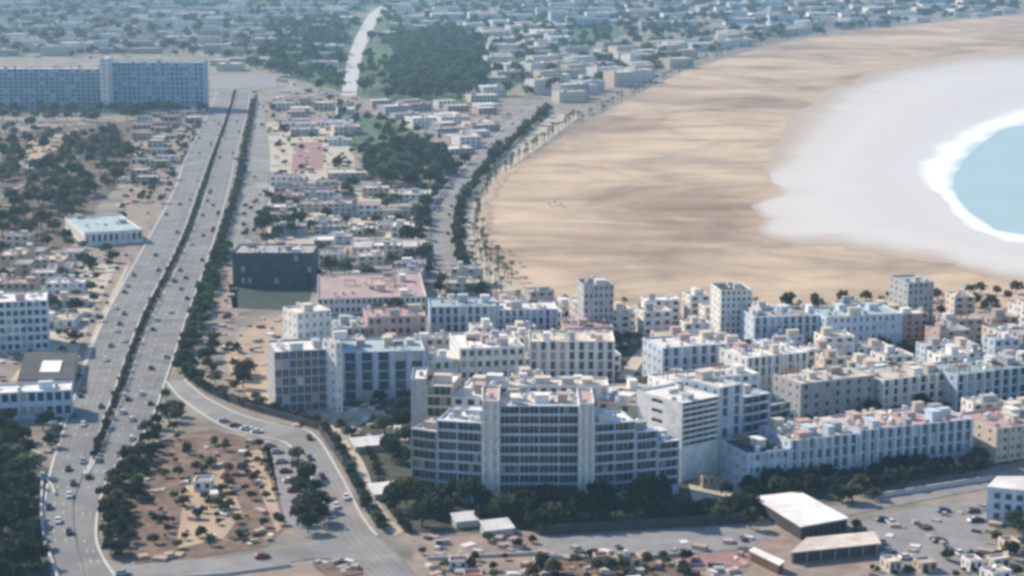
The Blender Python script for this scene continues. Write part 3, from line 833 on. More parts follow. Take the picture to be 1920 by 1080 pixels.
B('wide white roofed hall before the pitch', (660, 478), (800, 476), 462, 24, 1, name='hall', cat='hall', wall='white', roof='pale', cols=12, n=4, seed=54)

# --- dark courtyard hall with pale skylight, left of the frontage road
def prism_thing(name, label, cat, top_px, z, parts, base=0.0, overhang=None):
    P = [G(x, y, z) for x, y in top_px]
    c = sum(P, Vector()) / len(P)
    root = empty(name, (c.x, c.y, 0)); tag(root, label, cat)
    loc = [(p.x - c.x, p.y - c.y) for p in P]
    OCC.add(P, 'building')
    return root, loc, c

root, loc, c = prism_thing('hall', 'dark roofed square hall with a pale skylight beside the frontage road', 'hall', [(32, 712), (46, 660), (146, 660), (138, 712)], 5.0, None)
mb = MB(); mb.prism(loc, 0, 4.7); mb.build('wall', WALL['sand'], root)
mb = MB(); mb.prism([(x * .99, y * .99) for x, y in loc], 4.7, 5.1); mb.build('roof', ROOF['dark'], root)
mb = MB(); mb.prism([(x * .36 + 2, y * .4 - 4) for x, y in loc], 5.1, 5.7); mb.build('skylight', ROOF['white'], root)

# --- white roofed hall in the lower corner
root, loc, c = prism_thing('exhibition_hall', 'hall with a bright white flat roof and dark walls', 'hall', [(1412, 931), (1500, 921), (1592, 971), (1502, 987)], 4.4, None)
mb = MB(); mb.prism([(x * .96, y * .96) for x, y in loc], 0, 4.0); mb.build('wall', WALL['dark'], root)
mb = MB(); mb.prism(loc, 4.0, 4.4, bottom=True); mb.build('roof', ROOF['white'], root)
a, b = Vector(loc[2]), Vector(loc[3])
mb = MB()
for k in range(8):
    p = a.lerp(b, 0.06 + k * 0.115) * 0.962; q_ = a.lerp(b, 0.06 + k * 0.115 + 0.07) * 0.962
    mb.face([(q_.x, q_.y, 0.8), (p.x, p.y, 0.8), (p.x, p.y, 3.2), (q_.x, q_.y, 3.2)])
tag(mb.build('windows', GLASS, root), kind='stuff')
# --- flat canopy on posts
root, loc, c = prism_thing('canopy', 'long flat canopy on posts, its shade built as a dark wall', 'canopy', [(1482, 1036), (1512, 1008), (1640, 996), (1652, 1018)], 3.6, None)
mb = MB(); mb.prism(loc, 3.3, 3.6, bottom=True); mb.build('roof', ROOF['pale'], root)
mb = MB(); mb.prism([(loc[0][0] + .5, loc[0][1] + 1.5), (loc[3][0] - .5, loc[3][1] + 1.5), (loc[2][0] - .5, loc[2][1] - .5), (loc[1][0] + .5, loc[1][1] - .5)], 0, 3.29); mb.build('wall', WALL['dark'], root)  # dark block added for the shade under the canopy roof
for k in range(7):
    p = Vector(loc[0]).lerp(Vector(loc[3]), 0.03 + k * 0.155)
    link('post', shared('canopy_post', lambda m: m.box(-.15, .15, -.15, .15, 0, 3.3), CONC), root, (p.x, p.y + .6, 0))
# small ramp roof and two low pavilions
root, loc, c = prism_thing('ramp_roof', 'narrow bright ramp roof beside the reddish terrace', 'roof', [(1404, 1032), (1414, 1026), (1472, 1052), (1462, 1060)], 3.0, None)
mb = MB(); mb.prism([(x * .9, y * .9) for x, y in loc], 0, 2.8); mb.build('wall', WALL['brown'], root)
mb = MB(); mb.prism(loc, 2.8, 3.05, bottom=True); mb.build('roof', ROOF['white'], root)
root, loc, c = prism_thing('edge_house', 'white roofed house with a blue shaded wall at the picture edge', 'house', [(1852, 912), (1870, 893), (1990, 893), (1980, 925)], 11.0, None)
mb = MB(); mb.prism(loc, 0, 10.5); mb.build('wall', WALL['pale blue'], root)
mb = MB(); mb.prism([(x * 1.02, y * 1.02) for x, y in loc], 10.5, 11.0, bottom=True); mb.build('roof', ROOF['white'], root)
a, b = Vector(loc[0]), Vector(loc[3])
d = (b - a); L = d.length; u = d.normalized()
for r_ in range(3):
    for k in range(5):
        p = a + u * (2 + k * (L - 5) / 4.5)
        link('window', shared('edge_window', lambda m: (m.box(0, 1.8, -0.08, 0, 0, 1.7, 0, bottom=True), m.box(-.1, 0, -.14, 0, -.1, 1.8, 1), m.box(1.8, 1.9, -.14, 0, -.1, 1.8, 1), m.box(-.1, 1.9, -.2, 0, -.2, -.1, 1)), [GLASS_B, TRIM]),
             root, (p.x, p.y, 1.4 + r_ * 3.1), math.atan2(u.y, u.x))
# white shed roofs by the dark trees
for (x, y, r_, lab) in ((728, 930, 4.6, 'white shed roof between the footpath and the dark trees'), (688, 842, 4.2, 'white shed roof at the bend of the dark hedge'),
                        (872, 985, 3.0, 'pale shed roof beside the pink plaza'), (932, 1000, 3.6, 'white slanting shed roof at the corner of the plaza')):
    p = G(x, y)
    root = empty('shed', p, 0.35); tag(root, lab, 'shed')
    w_, d_ = r_ * 1.25, r_ * 0.9
    mb = MB(); mb.box(-w_ * .93, w_ * .93, -d_ * .9, d_ * .9, 0, 2.1); mb.build('wall', WALL['grey'], root)
    mb = MB()
    L_ = [(-w_, -d_, 2.2), (w_, -d_, 2.2), (w_, d_, 3.4), (-w_, d_, 3.4)]
    mb.face(L_); mb.face([(q[0], q[1], q[2] - .18) for q in L_][::-1])
    for k in range(4):
        q, r2 = L_[k], L_[(k + 1) % 4]
        mb.face([(q[0], q[1], q[2] - .18), (r2[0], r2[1], r2[2] - .18), r2, q])
    mb.build('roof', ROOF['white'], root)
    OCC.add([(p.x - r_, p.y - r_), (p.x + r_, p.y - r_), (p.x + r_, p.y + r_), (p.x - r_, p.y + r_)], 'building')
# boundary walls
def wall_line(label, pts, h, t, m, name='boundary_wall'):
    W = [G(*p) for p in pts]
    mb = MB()
    for a, b in zip(W[:-1], W[1:]):
        d = (b - a).normalized(); nn = Vector((-d.y, d.x, 0)) * t / 2
        mb.prism([((p).x, (p).y) for p in (a - nn, a + nn, b + nn, b - nn)], 0, h)
    tag(mb.build(name, m), label, 'wall')
wall_line('dark retaining wall behind the service road', [(1010, 1004), (1200, 992), (1402, 980)], 3.0, 0.5, WALL['dark'], 'retaining_wall')
wall_line('pale parapet wall along the outside of the loop road', [(80, 890), (77, 960), (80, 1010), (96, 1052), (112, 1100)], 1.1, 0.7, KERB, 'parapet_wall')
wall_line('pale branch parapet leaving the loop road', [(76, 892), (98, 915), (104, 930)], 1.1, 0.6, KERB, 'parapet_wall')
wall_line('dark wall along the hedge of the slip road', [(400, 742), (468, 768), (540, 788), (598, 806), (640, 868), (678, 938), (708, 990)], 2.4, 0.6, WALL['dark'])
wall_line('pale low wall along the dusty strip', [(300, 1088), (430, 1078), (545, 1062)], 0.9, 0.5, KERB)
wall_line('pale low wall below the pink plaza', [(800, 1050), (930, 1044), (1010, 1040)], 1.0, 0.5, KERB)
wall_line('pale low wall above the reddish terrace', [(1020, 1046), (1180, 1050), (1276, 1042)], 1.0, 0.5, KERB)
wall_line('pale low wall below the long pilastered block', [(1640, 935), (1760, 916), (1862, 900)], 1.6, 0.5, KERB)
wall_line('cream garden wall under the cream rear blocks', [(940, 885), (1230, 885)], 2.2, 0.4, KERB)

# ------------------------------------------------------------------ filler houses of the town
LANDMARKS = [('the dark hall', (510, 510)), ('the white tower', (585, 740)), ('the beach road bend', (830, 440)), ('the red court', (575, 295)), ('the lawn', (700, 250)),
             ('the highway end', (440, 175)), ('the long blue hotel', (190, 205)), ('the far avenue', (670, 110)), ('the upper beach road', (1010, 200)),
             ('the skylight hall', (90, 690)), ('the teal roofed hall', (214, 440)), ('the clearing', (85, 285)), ('the grey tower', (1118, 645)),
             ('the white flats', (1376, 640)), ('the stepped top tower', (1722, 618)), ('the cross street', (1195, 680)), ('the turquoise rows', (1545, 658)),
             ('the pilastered block', (1700, 880)), ('the far beach bend', (1400, 98)), ('the last beach strip', (1750, 45)), ('the far wood', (820, 130)),
             ('the avenue foot', (655, 180)), ('the hotel rear', (190, 60)), ('the upper highway end', (450, 70)), ('the far wood rear', (950, 25)),
             ('the beach hotels', (1250, 40)), ('the hotel corner', (20, 20)), ('the frontage road', (200, 560))]
LW = [(n, G(*p)) for n, p in LANDMARKS]
def near_lm(p):
    return min(LW, key=lambda t: math.log(1 + (t[1] - p).length / max(30, p.y * 0.03)))

HOUSES = []
def fill(poly, sx, sy, w, d, h, walls, roofs, rot=0.0, prob=1.0, seed=0, kinds=('building', 'road', 'beach', 'pitch', 'plaza', 'prom', 'lot', 'garden')):
    r = random.Random(seed)
    W = [G(*p) for p in poly]
    x0, x1 = min(p.x for p in W), max(p.x for p in W)
    y0, y1 = min(p.y for p in W), max(p.y for p in W)
    y = y0
    while y < y1:
        x = x0 + r.uniform(0, sx)
        step = sy * (0.85 + 0.3 * r.random())
        while x < x1:
            p = Vector((x + r.uniform(-.2, .2) * sx, y + r.uniform(-.2, .2) * sy, 0))
            x += sx * r.uniform(.8, 1.25)
            if r.random() > prob or not inpoly(p, W): continue
            ww, dd, hh = r.uniform(*w), r.uniform(*d), r.uniform(*h)
            if OCC.hit(p, max(ww, dd) * 0.56, kinds): continue
            rz = rot + r.gauss(0, 0.06)
            HOUSES.append((p, ww, dd, hh, rz, r.choice(walls), r.choice(roofs), r.randrange(1 << 30)))
            OCC.add(footprint(p, rz, ww, dd), 'building')
        y += step

fill([(640, 640), (800, 600), (1160, 596), (1240, 600), (1640, 640), (1920, 680), (1920, 800), (1640, 800), (1480, 830), (1240, 840), (1000, 850), (930, 720), (800, 770), (650, 775)], 15, 17, (9, 15), (8, 12), (6, 12), ['white', 'white', 'cream', 'pale blue'], ['pale', 'white', 'pale', 'grey', 'pink'], 0.22, 0.8, 40)
fill([(1000, 566), (1100, 590), (1920, 545), (1920, 600), (1640, 610), (1150, 640), (1000, 630)], 15, 15, (9, 16), (8, 12), (6, 12), ['white', 'grey', 'cream', 'pale blue'], ['pale', 'white', 'grey', 'teal'], 0.18, 0.8, 41)
WP = ['white', 'white', 'cream', 'cream', 'sand', 'pink', 'grey']
fill([(1640, 575), (1920, 555), (1990, 700), (1800, 690), (1640, 655)], 20, 22, (11, 18), (10, 15), (6, 12), ['pink', 'grey', 'white', 'cream', 'pink'], ['pale', 'pink', 'grey', 'white', 'teal'], 0.28, 0.95, 1)
fill([(1745, 560), (1930, 520), (1930, 560), (1745, 590)], 22, 24, (12, 18), (10, 14), (8, 13), ['grey', 'white', 'pale blue'], ['teal', 'grey', 'white'], 0.2, 0.8, 2)
fill([(1150, 600), (1420, 600), (1420, 650), (1240, 640), (1150, 640)], 19, 20, (9, 15), (9, 13), (5, 10), ['white', 'cream', 'pink'], ['white', 'pale', 'red', 'grey'], 0.2, 0.9, 3)
fill([(1520, 690), (1660, 672), (1660, 760), (1520, 770)], 18, 20, (9, 14), (9, 12), (5, 9), ['cream', 'white', 'pink'], ['pale', 'pink', 'white'], 0.25, 0.9, 4)
fill([(500, 345), (815, 365), (800, 470), (640, 460), (590, 452), (500, 452)], 20, 25, (12, 20), (11, 20), (3.5, 8), ['white', 'cream', 'grey', 'sand'], ['pale', 'white', 'grey', 'pink', 'dark'], 0.02, 0.8, 5)
fill([(600, 470), (810, 490), (870, 520), (930, 560), (800, 570), (800, 548), (600, 500)], 20, 24, (10, 16), (10, 16), (4, 9), ['white', 'grey', 'cream'], ['pale', 'grey', 'white'], 0.02, 0.95, 6)
fill([(480, 190), (655, 190), (660, 345), (500, 340)], 29, 38, (16, 28), (14, 26), (4, 8), ['white', 'pink', 'cream'], ['pink', 'pale', 'white', 'teal'], 0.1, 0.75, 7)
fill([(700, 195), (985, 195), (900, 285), (850, 300), (790, 240), (740, 225)], 29, 36, (16, 28), (13, 24), (4, 9), ['white', 'pink', 'grey'], ['pink', 'pale', 'white', 'white'], 0.4, 0.75, 8)
fill([(0, 470), (230, 470), (140, 660), (100, 640), (115, 560), (0, 550)], 20, 26, (10, 20), (10, 18), (3.5, 7), ['white', 'cream', 'grey', 'sand'], ['pale', 'white', 'pink', 'grey', 'pale'], 0.0, 0.9, 9)
fill([(150, 610), (185, 600), (140, 720), (60, 720), (150, 660)], 15, 18, (7, 12), (7, 11), (3.5, 6), ['cream', 'sand', 'white'], ['pale', 'white', 'pink'], 0.0, 0.8, 10)
fill([(270, 210), (390, 210), (310, 345), (240, 460), (255, 330)], 19, 26, (9, 17), (9, 15), (3, 6), ['pink', 'cream', 'sand', 'white'], ['pink', 'pale', 'white', 'grey'], 0.0, 0.65, 11)
fill([(0, 455), (60, 455), (60, 550), (0, 560)], 18, 24, (9, 14), (9, 14), (4, 7), ['cream', 'sand'], ['pale', 'grey'], 0.0, 0.8, 12)
# beach hotels and the far town
fill([(1005, 105), (1180, 95), (1400, 70), (1390, 95), (1270, 128), (1150, 182), (1050, 200), (990, 190)], 40, 44, (24, 38), (14, 26), (9, 17), ['white', 'white', 'grey', 'cream'], ['white', 'pale', 'teal'], 0.5, 0.85, 13)
fill([(870, 50), (1060, 45), (1060, 110), (960, 180), (900, 190), (905, 100)], 44, 54, (22, 38), (16, 30), (6, 13), ['white', 'cream', 'white'], ['white', 'pale', 'white'], 0.3, 0.85, 14)
fill([(1400, 62), (1920, 18), (1920, 36), (1600, 54), (1470, 76), (1400, 92)], 48, 60, (26, 44), (16, 26), (8, 15), ['white', 'white', 'grey'], ['white', 'pale', 'teal'], 0.7, 0.85, 15)
fill([(500, 60), (660, 40), (660, 150), (500, 135)], 50, 70, (22, 42), (16, 30), (6, 13), ['white', 'grey', 'pale blue'], ['white', 'teal', 'pale'], 0.05, 0.8, 16)
fill([(-20, 40), (500, 40), (500, 110), (400, 112), (300, 100), (-20, 112)], 46, 62, (22, 42), (16, 30), (6, 14), ['white', 'grey', 'cream', 'pink'], ['pale', 'grey', 'white', 'teal'], 0.02, 0.85, 17)
fill([(-20, -14), (1920, -14), (1920, 16), (1400, 60), (900, 50), (700, 45), (-20, 40)], 64, 105, (28, 56), (20, 40), (6, 16), ['white', 'grey', 'pale blue', 'white'], ['white', 'teal', 'grey', 'pale'], 0.1, 0.85, 18)
fill([(390, 110), (520, 110), (530, 140), (390, 140)], 50, 70, (22, 40), (16, 30), (5, 10), ['white', 'pink', 'cream'], ['pale', 'white', 'pink'], 0.0, 0.8, 19)
fill([(380, 140), (520, 140), (520, 178), (480, 182), (380, 168)], 34, 60, (14, 28), (12, 24), (4, 7), ['white', 'pink', 'cream'], ['pale', 'white', 'pink'], 0.0, 0.7, 30)
fill([(700, 40), (880, 40), (880, 60), (720, 70)], 60, 80, (22, 40), (16, 30), (5, 10), ['white', 'white', 'cream'], ['white', 'white', 'teal'], 0.0, 0.8, 20)
# small things at the bottom edge
fill([(1010, 1052), (1270, 1050), (1280, 1085), (1000, 1090)], 9, 12, (3.5, 6.5), (3.5, 6), (2.4, 3.6), ['white', 'pink', 'sand', 'dark'], ['white', 'pink', 'pale', 'dark', 'red'], 0.2, 0.75, 21, ('building', 'road'))
fill([(780, 1030), (1000, 1040), (1000, 1095), (850, 1095)], 12, 14, (3.5, 6.5), (3.5, 6), (2.4, 3.4), ['white', 'sand', 'pink'], ['white', 'pale', 'red'], 0.1, 0.5, 25, ('building', 'road'))
fill([(1660, 1035), (1900, 1030), (1900, 1095), (1660, 1095)], 11, 13, (3.5, 7), (3.5, 6), (2.4, 3.6), ['white', 'sand', 'cream'], ['white', 'pale', 'red', 'pink'], 0.3, 0.6, 26, ('building', 'road'))
fill([(60, 846), (140, 856), (110, 890), (60, 880)], 10, 14, (6, 9), (6, 9), (3, 4), ['sand', 'grey'], ['grey', 'pale'], 0.0, 0.9, 22)
fill([(1300, 880), (1380, 880), (1390, 930), (1310, 935)], 9, 12, (4, 8), (4, 7), (2.5, 4.5), ['cream', 'white', 'sand'], ['white', 'pale'], 0.3, 0.85, 23, ('building', 'road'))
fill([(300, 900), (450, 870), (500, 990), (300, 1010)], 22, 40, (4, 7), (4, 7), (2.6, 3.6), ['white', 'brown', 'sand'], ['white', 'red', 'grey', 'pale'], 0.1, 0.55, 24, ('building', 'road'))

def house_mesh(mb, w, d, h, seed, idx=(0, 1, 2)):
    """One simple house: walls with recessed windows, rim, roof, stair box."""
    r = random.Random(seed)
    fl = max(1, round(h / 3.1)); nc = max(2, min(9, int(w / 3.6))); sc = max(2, min(6, int(d / 4)))
    x0, x1, y0, y1 = -w / 2, w / 2, -d / 2, d / 2
    facade(mb, None, (x0, y0, 0), (1, 0, 0), (0, -1, 0), w, 0, h, nc, fl, r.uniform(.35, .6), .5, .28, .3, 0, 2)
    facade(mb, None, (x0, y1, 0), (0, -1, 0), (-1, 0, 0), d, 0, h, sc, fl, .3, .45, .28, .3, 0, 2)
    facade(mb, None, (x1, y0, 0), (0, 1, 0), (1, 0, 0), d, 0, h, sc, fl, .3, .45, .28, .3, 0, 2)
    mb.face([(x1, y1, 0), (x0, y1, 0), (x0, y1, h), (x1, y1, h)], 0)
    rim(mb, x0, x1, y0, y1, h - .6, h, .3, 0)
    mb.face([(x0 + .3, y0 + .3, h - .6), (x1 - .3, y0 + .3, h - .6), (x1 - .3, y1 - .3, h - .6), (x0 + .3, y1 - .3, h - .6)], 1)

HOUSES.sort(key=lambda t: -max(t[1], t[3]) * pxm(t[0]))
far = MB(); far_mats = []
def midx(m):
    if m not in far_mats: far_mats.append(m)
    return far_mats.index(m)
SIZEW = lambda w, h: ('tall' if h > 9 else 'small' if h > 5 else 'low')
for i, (p, w, d, h, rz, wl, rf, sd) in enumerate(HOUSES):
    s = pxm(p)
    if i < 300:
        big = w > 18
        nm, ct = ('pavilion', 'pavilion') if h < 3.7 and w < 9 else ('apartment_house', 'building') if h > 9 else ('warehouse', 'building') if big and h < 6 else ('town_house', 'house')
        root = empty(nm, p, rz)
        lm, lp = near_lm(p)
        base = '%s %s %s with %s roof' % (SIZEW(w, h), wl, nm.replace('_', ' '), rf if rf != 'red' else 'red tiled')
        root['category'] = ct
        later(root, base, lm, (lp - p).length, nm.replace('_', ' ') + 's around ' + lm)
        if s > 2.2:
            mb = MB(); q = []
            fl = max(1, round(h / 3.1)); nc = max(2, min(9, int(w / 3.4))); sc = max(2, min(6, int(d / 4)))
            x0, x1, y0, y1 = -w / 2, w / 2, -d / 2, d / 2
            facade(mb, q, (x0, y0, 0), (1, 0, 0), (0, -1, 0), w, 0, h, nc, fl, .5)
            facade(mb, q, (x0, y1, 0), (0, -1, 0), (-1, 0, 0), d, 0, h, sc, fl, .3)
            facade(mb, q, (x1, y0, 0), (0, 1, 0), (1, 0, 0), d, 0, h, sc, fl, .3)
            mb.face([(x1, y1, 0), (x0, y1, 0), (x0, y1, h), (x1, y1, h)])
            rim(mb, x0, x1, y0, y1, h - .6, h)
            wall_o = mb.build('wall', WALL[wl], root)
            mb = MB(); mb.face([(x0 + .3, y0 + .3, h - .6), (x1 - .3, y0 + .3, h - .6), (x1 - .3, y1 - .3, h - .6), (x0 + .3, y1 - .3, h - .6)])
            mb.build('roof', ROOF[rf], root)
            panes_parts(wall_o, q, 'window', GLASS, False)
            clutter(root, w, d, h - .6, wl if wl in ('white', 'cream', 'sand', 'pink', 'grey', 'pale blue') else 'white', sd, random.Random(sd).randint(1, 5), w > 9)
        else:
            mb = MB(); house_mesh(mb, w, d, h, sd)
            # walls and roof kept apart as two parts
            wa, ro = MB(), MB()
            for f, m_ in zip(mb.f, mb.m):
                (ro if m_ == 1 else wa).face([mb.v[k] for k in f], 0 if m_ == 1 else (0 if m_ == 0 else 1))
            wa.build('wall', [WALL[wl], GLASS], root); ro.build('roof', ROOF[rf], root)
            if w > 12: clutter(root, w, d, h - .6, 'white', sd, 2, True)
    else:
        far.M = Matrix.Translation(p) @ Matrix.Rotation(rz, 4, 'Z')
        k0 = len(far.f)
        house_mesh(far, w, d, h, sd)
        mp = (midx(WALL[wl]), midx(ROOF[rf]), midx(GLASS))
        for k in range(k0, len(far.m)): far.m[k] = mp[far.m[k]]
if far.f:
    far.M = None
    tag(far.build('far_town', far_mats), 'mass of small far houses of the town in the haze', kind='stuff')
print('HOUSES', len(HOUSES))

# ------------------------------------------------------------------ trees
def crown_broad(mb, r, hh, z, n, rr, size):
    for _ in range(n):
        u = rr.random() ** 0.42
        a, b = rr.uniform(0, 2 * math.pi), rr.uniform(-0.55, 1.0)
        rad = math.sqrt(max(0, 1 - b * b))
        lob = 1 + 0.22 * math.sin(3 * a + z) + 0.15 * math.sin(5 * a + 2)
        c = Vector((r * u * rad * math.cos(a) * lob, r * u * rad * math.sin(a) * lob, z + hh * u * b))
        nrm = Vector((rr.gauss(0, 1), rr.gauss(0, 1), rr.gauss(0.5, 1))).normalized()
        t = nrm.orthogonal().normalized(); q = nrm.cross(t)
        s = size * rr.uniform(.6, 1.3)
        mb.face([c + t * s + q * s * .3, c - t * s * .4 + q * s, c - t * s - q * s * .5, c + t * s * .5 - q * s])
def trunk(mb, h, r, rr, limbs=4, rc=2.0):
    mb.cyl(0, 0, 0, h, r, r * .55, 7)
    for k in range(limbs):
        a = 2 * math.pi * k / limbs + rr.uniform(-.4, .4)
        sv = mb.M
        mb.M = Matrix.Translation((0, 0, h * .85)) @ Matrix.Rotation(a, 4, 'Z') @ Matrix.Rotation(rr.uniform(.4, .8), 4, 'Y')
        mb.cyl(0, 0, 0, rc * .7, r * .45, r * .15, 5)
        mb.M = sv
TREE = {}
tr = random.Random(77)
for k in range(7):
    mc, mt = MB(), MB()
    crown_broad(mc, 1.0, 0.85, 1.35, 230, tr, 0.2)
    trunk(mt, 1.0, 0.09, tr, 4, 0.9)
    TREE['broad', k] = (mc.mesh('crown', [LEAF[k % 3 if k < 6 else 0]]), mt.mesh('trunk', [BARK]))
for k in range(2):
    mc, mt = MB(), MB()
    for _ in range(170):
        t = tr.random(); a = tr.uniform(0, 6.28); r_ = 0.26 * (1 - t * .9) * tr.uniform(.6, 1.05)
        c = Vector((r_ * math.cos(a), r_ * math.sin(a), 0.15 + t * 1.9)); s = .12
        nrm = Vector((math.cos(a), math.sin(a), tr.uniform(-.4, .6))).normalized(); q1 = nrm.orthogonal().normalized(); q2 = nrm.cross(q1)
        mc.face([c + q1 * s, c + q2 * s, c - q1 * s, c - q2 * s])
    trunk(mt, .5, .06, tr, 0)
    TREE['cypress', k] = (mc.mesh('crown', [LEAF[0]]), mt.mesh('trunk', [BARK]))
for k in range(2):
    mc, mt = MB(), MB()
    for j in range(20):
        a = 2 * math.pi * j / 20 + tr.uniform(-.15, .15); lift = tr.uniform(-.2, .9)
        L = tr.uniform(1.6, 2.1); prev = None
        for s in range(6):
            t = s / 5
            x = L * t; z = 7.0 + lift * x - 0.62 * x * x * (.6 + .25 * (1 - lift))
            wd = .34 * (1 - t) + .06
            d = Vector((math.cos(a), math.sin(a), 0)); nn = Vector((-d.y, d.x, 0))
            e = (d * x + nn * wd + Vector((0, 0, z - .12)), d * x + Vector((0, 0, z)), d * x - nn * wd + Vector((0, 0, z - .12)))
            if prev:
                mc.face([prev[0], prev[1], e[1], e[0]]); mc.face([prev[1], prev[2], e[2], e[1]])
            prev = e
    mt.cyl(0, 0, 0, 7.0, .26, .17, 7)
    TREE['palm', k] = (mc.mesh('crown', [LEAF[1]]), mt.mesh('trunk', [BARK]))

TREES = []       # (p, scale, kind, variant, phrase)
def tree_ok(p, r, kinds):
    return not OCC.hit(p, r, kinds)
STD = ('building', 'road', 'beach', 'plaza', 'pitch', 'prom', 'lot')
def scatter(phrase, poly, sp, size, kind='broad', seed=0, kinds=STD, var=None, prob=1.0):
    r = random.Random(seed)
    W = [G(*p) for p in poly]
    x0, x1 = min(p.x for p in W), max(p.x for p in W)
    y0, y1 = min(p.y for p in W), max(p.y for p in W)
    y = y0
    while y < y1:
        x = x0
        while x < x1:
            p = Vector((x + r.uniform(-.48, .48) * sp, y + r.uniform(-.48, .48) * sp, 0))
            x += sp
            if r.random() > prob or not inpoly(p, W): continue
            s = r.uniform(*size)
            if not tree_ok(p, s * .55 if kind == 'broad' else .6, kinds): continue
            TREES.append((p, s, kind, r.choice(var) if var else r.randrange(7), phrase))
        y += sp
def along(phrase, pts, sp, size, kind='broad', seed=0, jit=0.5, var=None, kinds=None, gap=0.0):
    r = random.Random(seed)
    W = [G(*p) for p in spline(pts, 6)]
    run = 0.0
    for a, b in zip(W[:-1], W[1:]):
        L = (b - a).length
        t = -run % sp
        while t < L:
            p = a.lerp(b, t / L) + Vector((r.gauss(0, jit), r.gauss(0, jit), 0))
            t += sp
            if r.random() < gap: continue
            if kinds and not tree_ok(p, .8, kinds): continue
            TREES.append((p, r.uniform(*size), kind, r.choice(var) if var else r.randrange(7), phrase))
        run += L

MEDIAN = [((a[0] + b[0]) / 2, a[1]) for a, b in zip(li, ri) if a[1] < 870]
D = (0, 3, 6, 0, 3, 1, 2)
along('in the hedge row between the two highway carriageways', MEDIAN, 3.6, (1.0, 1.55), seed=1, jit=.3, var=D)
along('in the dark row beside the seaward carriageway', [(476, 190), (456, 300), (444, 360), (412, 460), (364, 600), (334, 700)], 5.0, (1.6, 2.5), seed=2, jit=.7, var=D, kinds=('building', 'pitch'))
along('in the dark row beside the seaward carriageway', [(428, 455), (404, 520), (380, 600), (352, 690), (370, 720)], 5.0, (1.8, 2.8), seed=3, jit=1.0, var=(0, 3, 4), kinds=('building', 'pitch', 'road'), gap=.15)
along('in the tall hedge above the slip road', [(352, 712), (395, 738), (470, 765), (540, 784), (596, 800), (640, 856), (668, 915), (700, 972), (722, 998)], 2.8, (1.25, 1.8), seed=4, jit=.4, var=D)
along('in the second hedge beside the cream footpath', [(640, 800), (690, 850), (712, 905), (738, 965), (765, 1000)], 3.4, (1.0, 1.5), seed=5, jit=.4, var=D, gap=.15)
scatter('in the dark wood beside the clearing', [(-20, 395), (60, 330), (130, 262), (230, 240), (252, 300), (205, 368), (150, 380), (140, 452), (-20, 462)], 12, (2.6, 5.2), seed=6, var=(0, 3, 2, 5, 2, 5), prob=.62)
scatter('in the brown ground below the long blue hotel', [(-20, 250), (60, 240), (120, 250), (60, 330), (-20, 390)], 16, (3, 5), seed=7, prob=.6, var=(0, 2, 5))
along('in the row at the foot of the long blue hotel', [(-30, 214), (100, 216), (240, 214), (380, 214)], 10, (4, 6), seed=8, jit=3, var=D)
along('in the row at the foot of the long blue hotel', [(-30, 226), (100, 228), (250, 226)], 11, (4, 6), seed=9, jit=4, var=D)
scatter('in the dark clump below the lawn', [(682, 292), (720, 285), (770, 268), (840, 298), (848, 340), (790, 352), (690, 348)], 10, (3.5, 6), seed=10, var=(0, 1, 4, 3), prob=.85)
scatter('scattered on the lawn', [(650, 222), (780, 236), (850, 280), (690, 300)], 22, (3, 5), seed=11, prob=.7)
scatter('in the far wood beside the far avenue', [(730, 70), (880, 62), (915, 110), (905, 185), (760, 196), (720, 190)], 22, (5, 8), seed=12, var=(1, 4, 1, 0))
scatter('in the wood across the far avenue', [(500, 60), (640, 40), (640, 185), (540, 150), (480, 130)], 24, (5, 8), seed=13, prob=.8, var=(1, 4, 0))
scatter('in the clump between pitch and service lane', [(496, 372), (560, 378), (570, 410), (550, 452), (488, 462)], 9, (2.6, 4.4), seed=14, prob=.7, var=(0, 1, 3))
scatter('among the roofs near the pitch', [(500, 345), (820, 360), (800, 500), (590, 460)], 17, (2.5, 4.5), seed=15, prob=.6)
scatter('between pitch and pale blue row', [(590, 470), (860, 510), (980, 560), (800, 600), (640, 660), (600, 600)], 13, (2.2, 4.0), seed=16, prob=.55)
scatter('among the pinkish courts', [(480, 185), (660, 185), (660, 345), (500, 340)], 34, (2.5, 4.5), seed=17, prob=.5)
scatter('in the green strip beside the beach road', [(940, 250), (1010, 208), (1040, 212), (990, 250), (905, 330), (890, 335)], 11, (3, 5), seed=18, prob=.8, kinds=('building', 'road'))
along('in the dark row between beach road and promenade', [(1030, 208), (985, 246), (932, 298), (890, 346), (864, 392), (858, 440), (868, 498), (900, 540)], 6.5, (2, 3.2), seed=19, jit=.8, var=D, kinds=('building',))
along('on the inland side of the beach road', [(890, 292), (838, 340), (802, 385), (790, 440), (798, 500)], 9, (2.4, 3.8), seed=20, jit=1.5, kinds=('building', 'road'))
scatter('at the shaded foot of the dark balconied block', [(720, 930), (770, 940), (900, 958), (1100, 962), (1270, 935), (1280, 958), (1010, 998), (860, 985), (760, 990), (725, 960)], 6.5, (2.6, 4.4), seed=21, var=D)
scatter('between the hedge and the balconied block', [(700, 815), (768, 800), (768, 920), (735, 930), (715, 870)], 8, (2.2, 3.4), seed=22, prob=.8, var=D)
along('in the hedge above the service road', [(1010, 1000), (1200, 988), (1405, 974)], 3.4, (1.8, 2.5), seed=23, jit=.4, var=D)
along('in the hedge above the service road', [(1010, 992), (1200, 980), (1405, 964)], 4.0, (2.0, 3.0), seed=24, jit=.8, var=D)
scatter('round the white roofed hall', [(1390, 930), (1640, 905), (1850, 880), (1850, 892), (1650, 935), (1600, 960), (1500, 930), (1420, 1000), (1360, 985)], 7, (2.0, 3.6), seed=25, prob=.85, var=D, kinds=('building',))
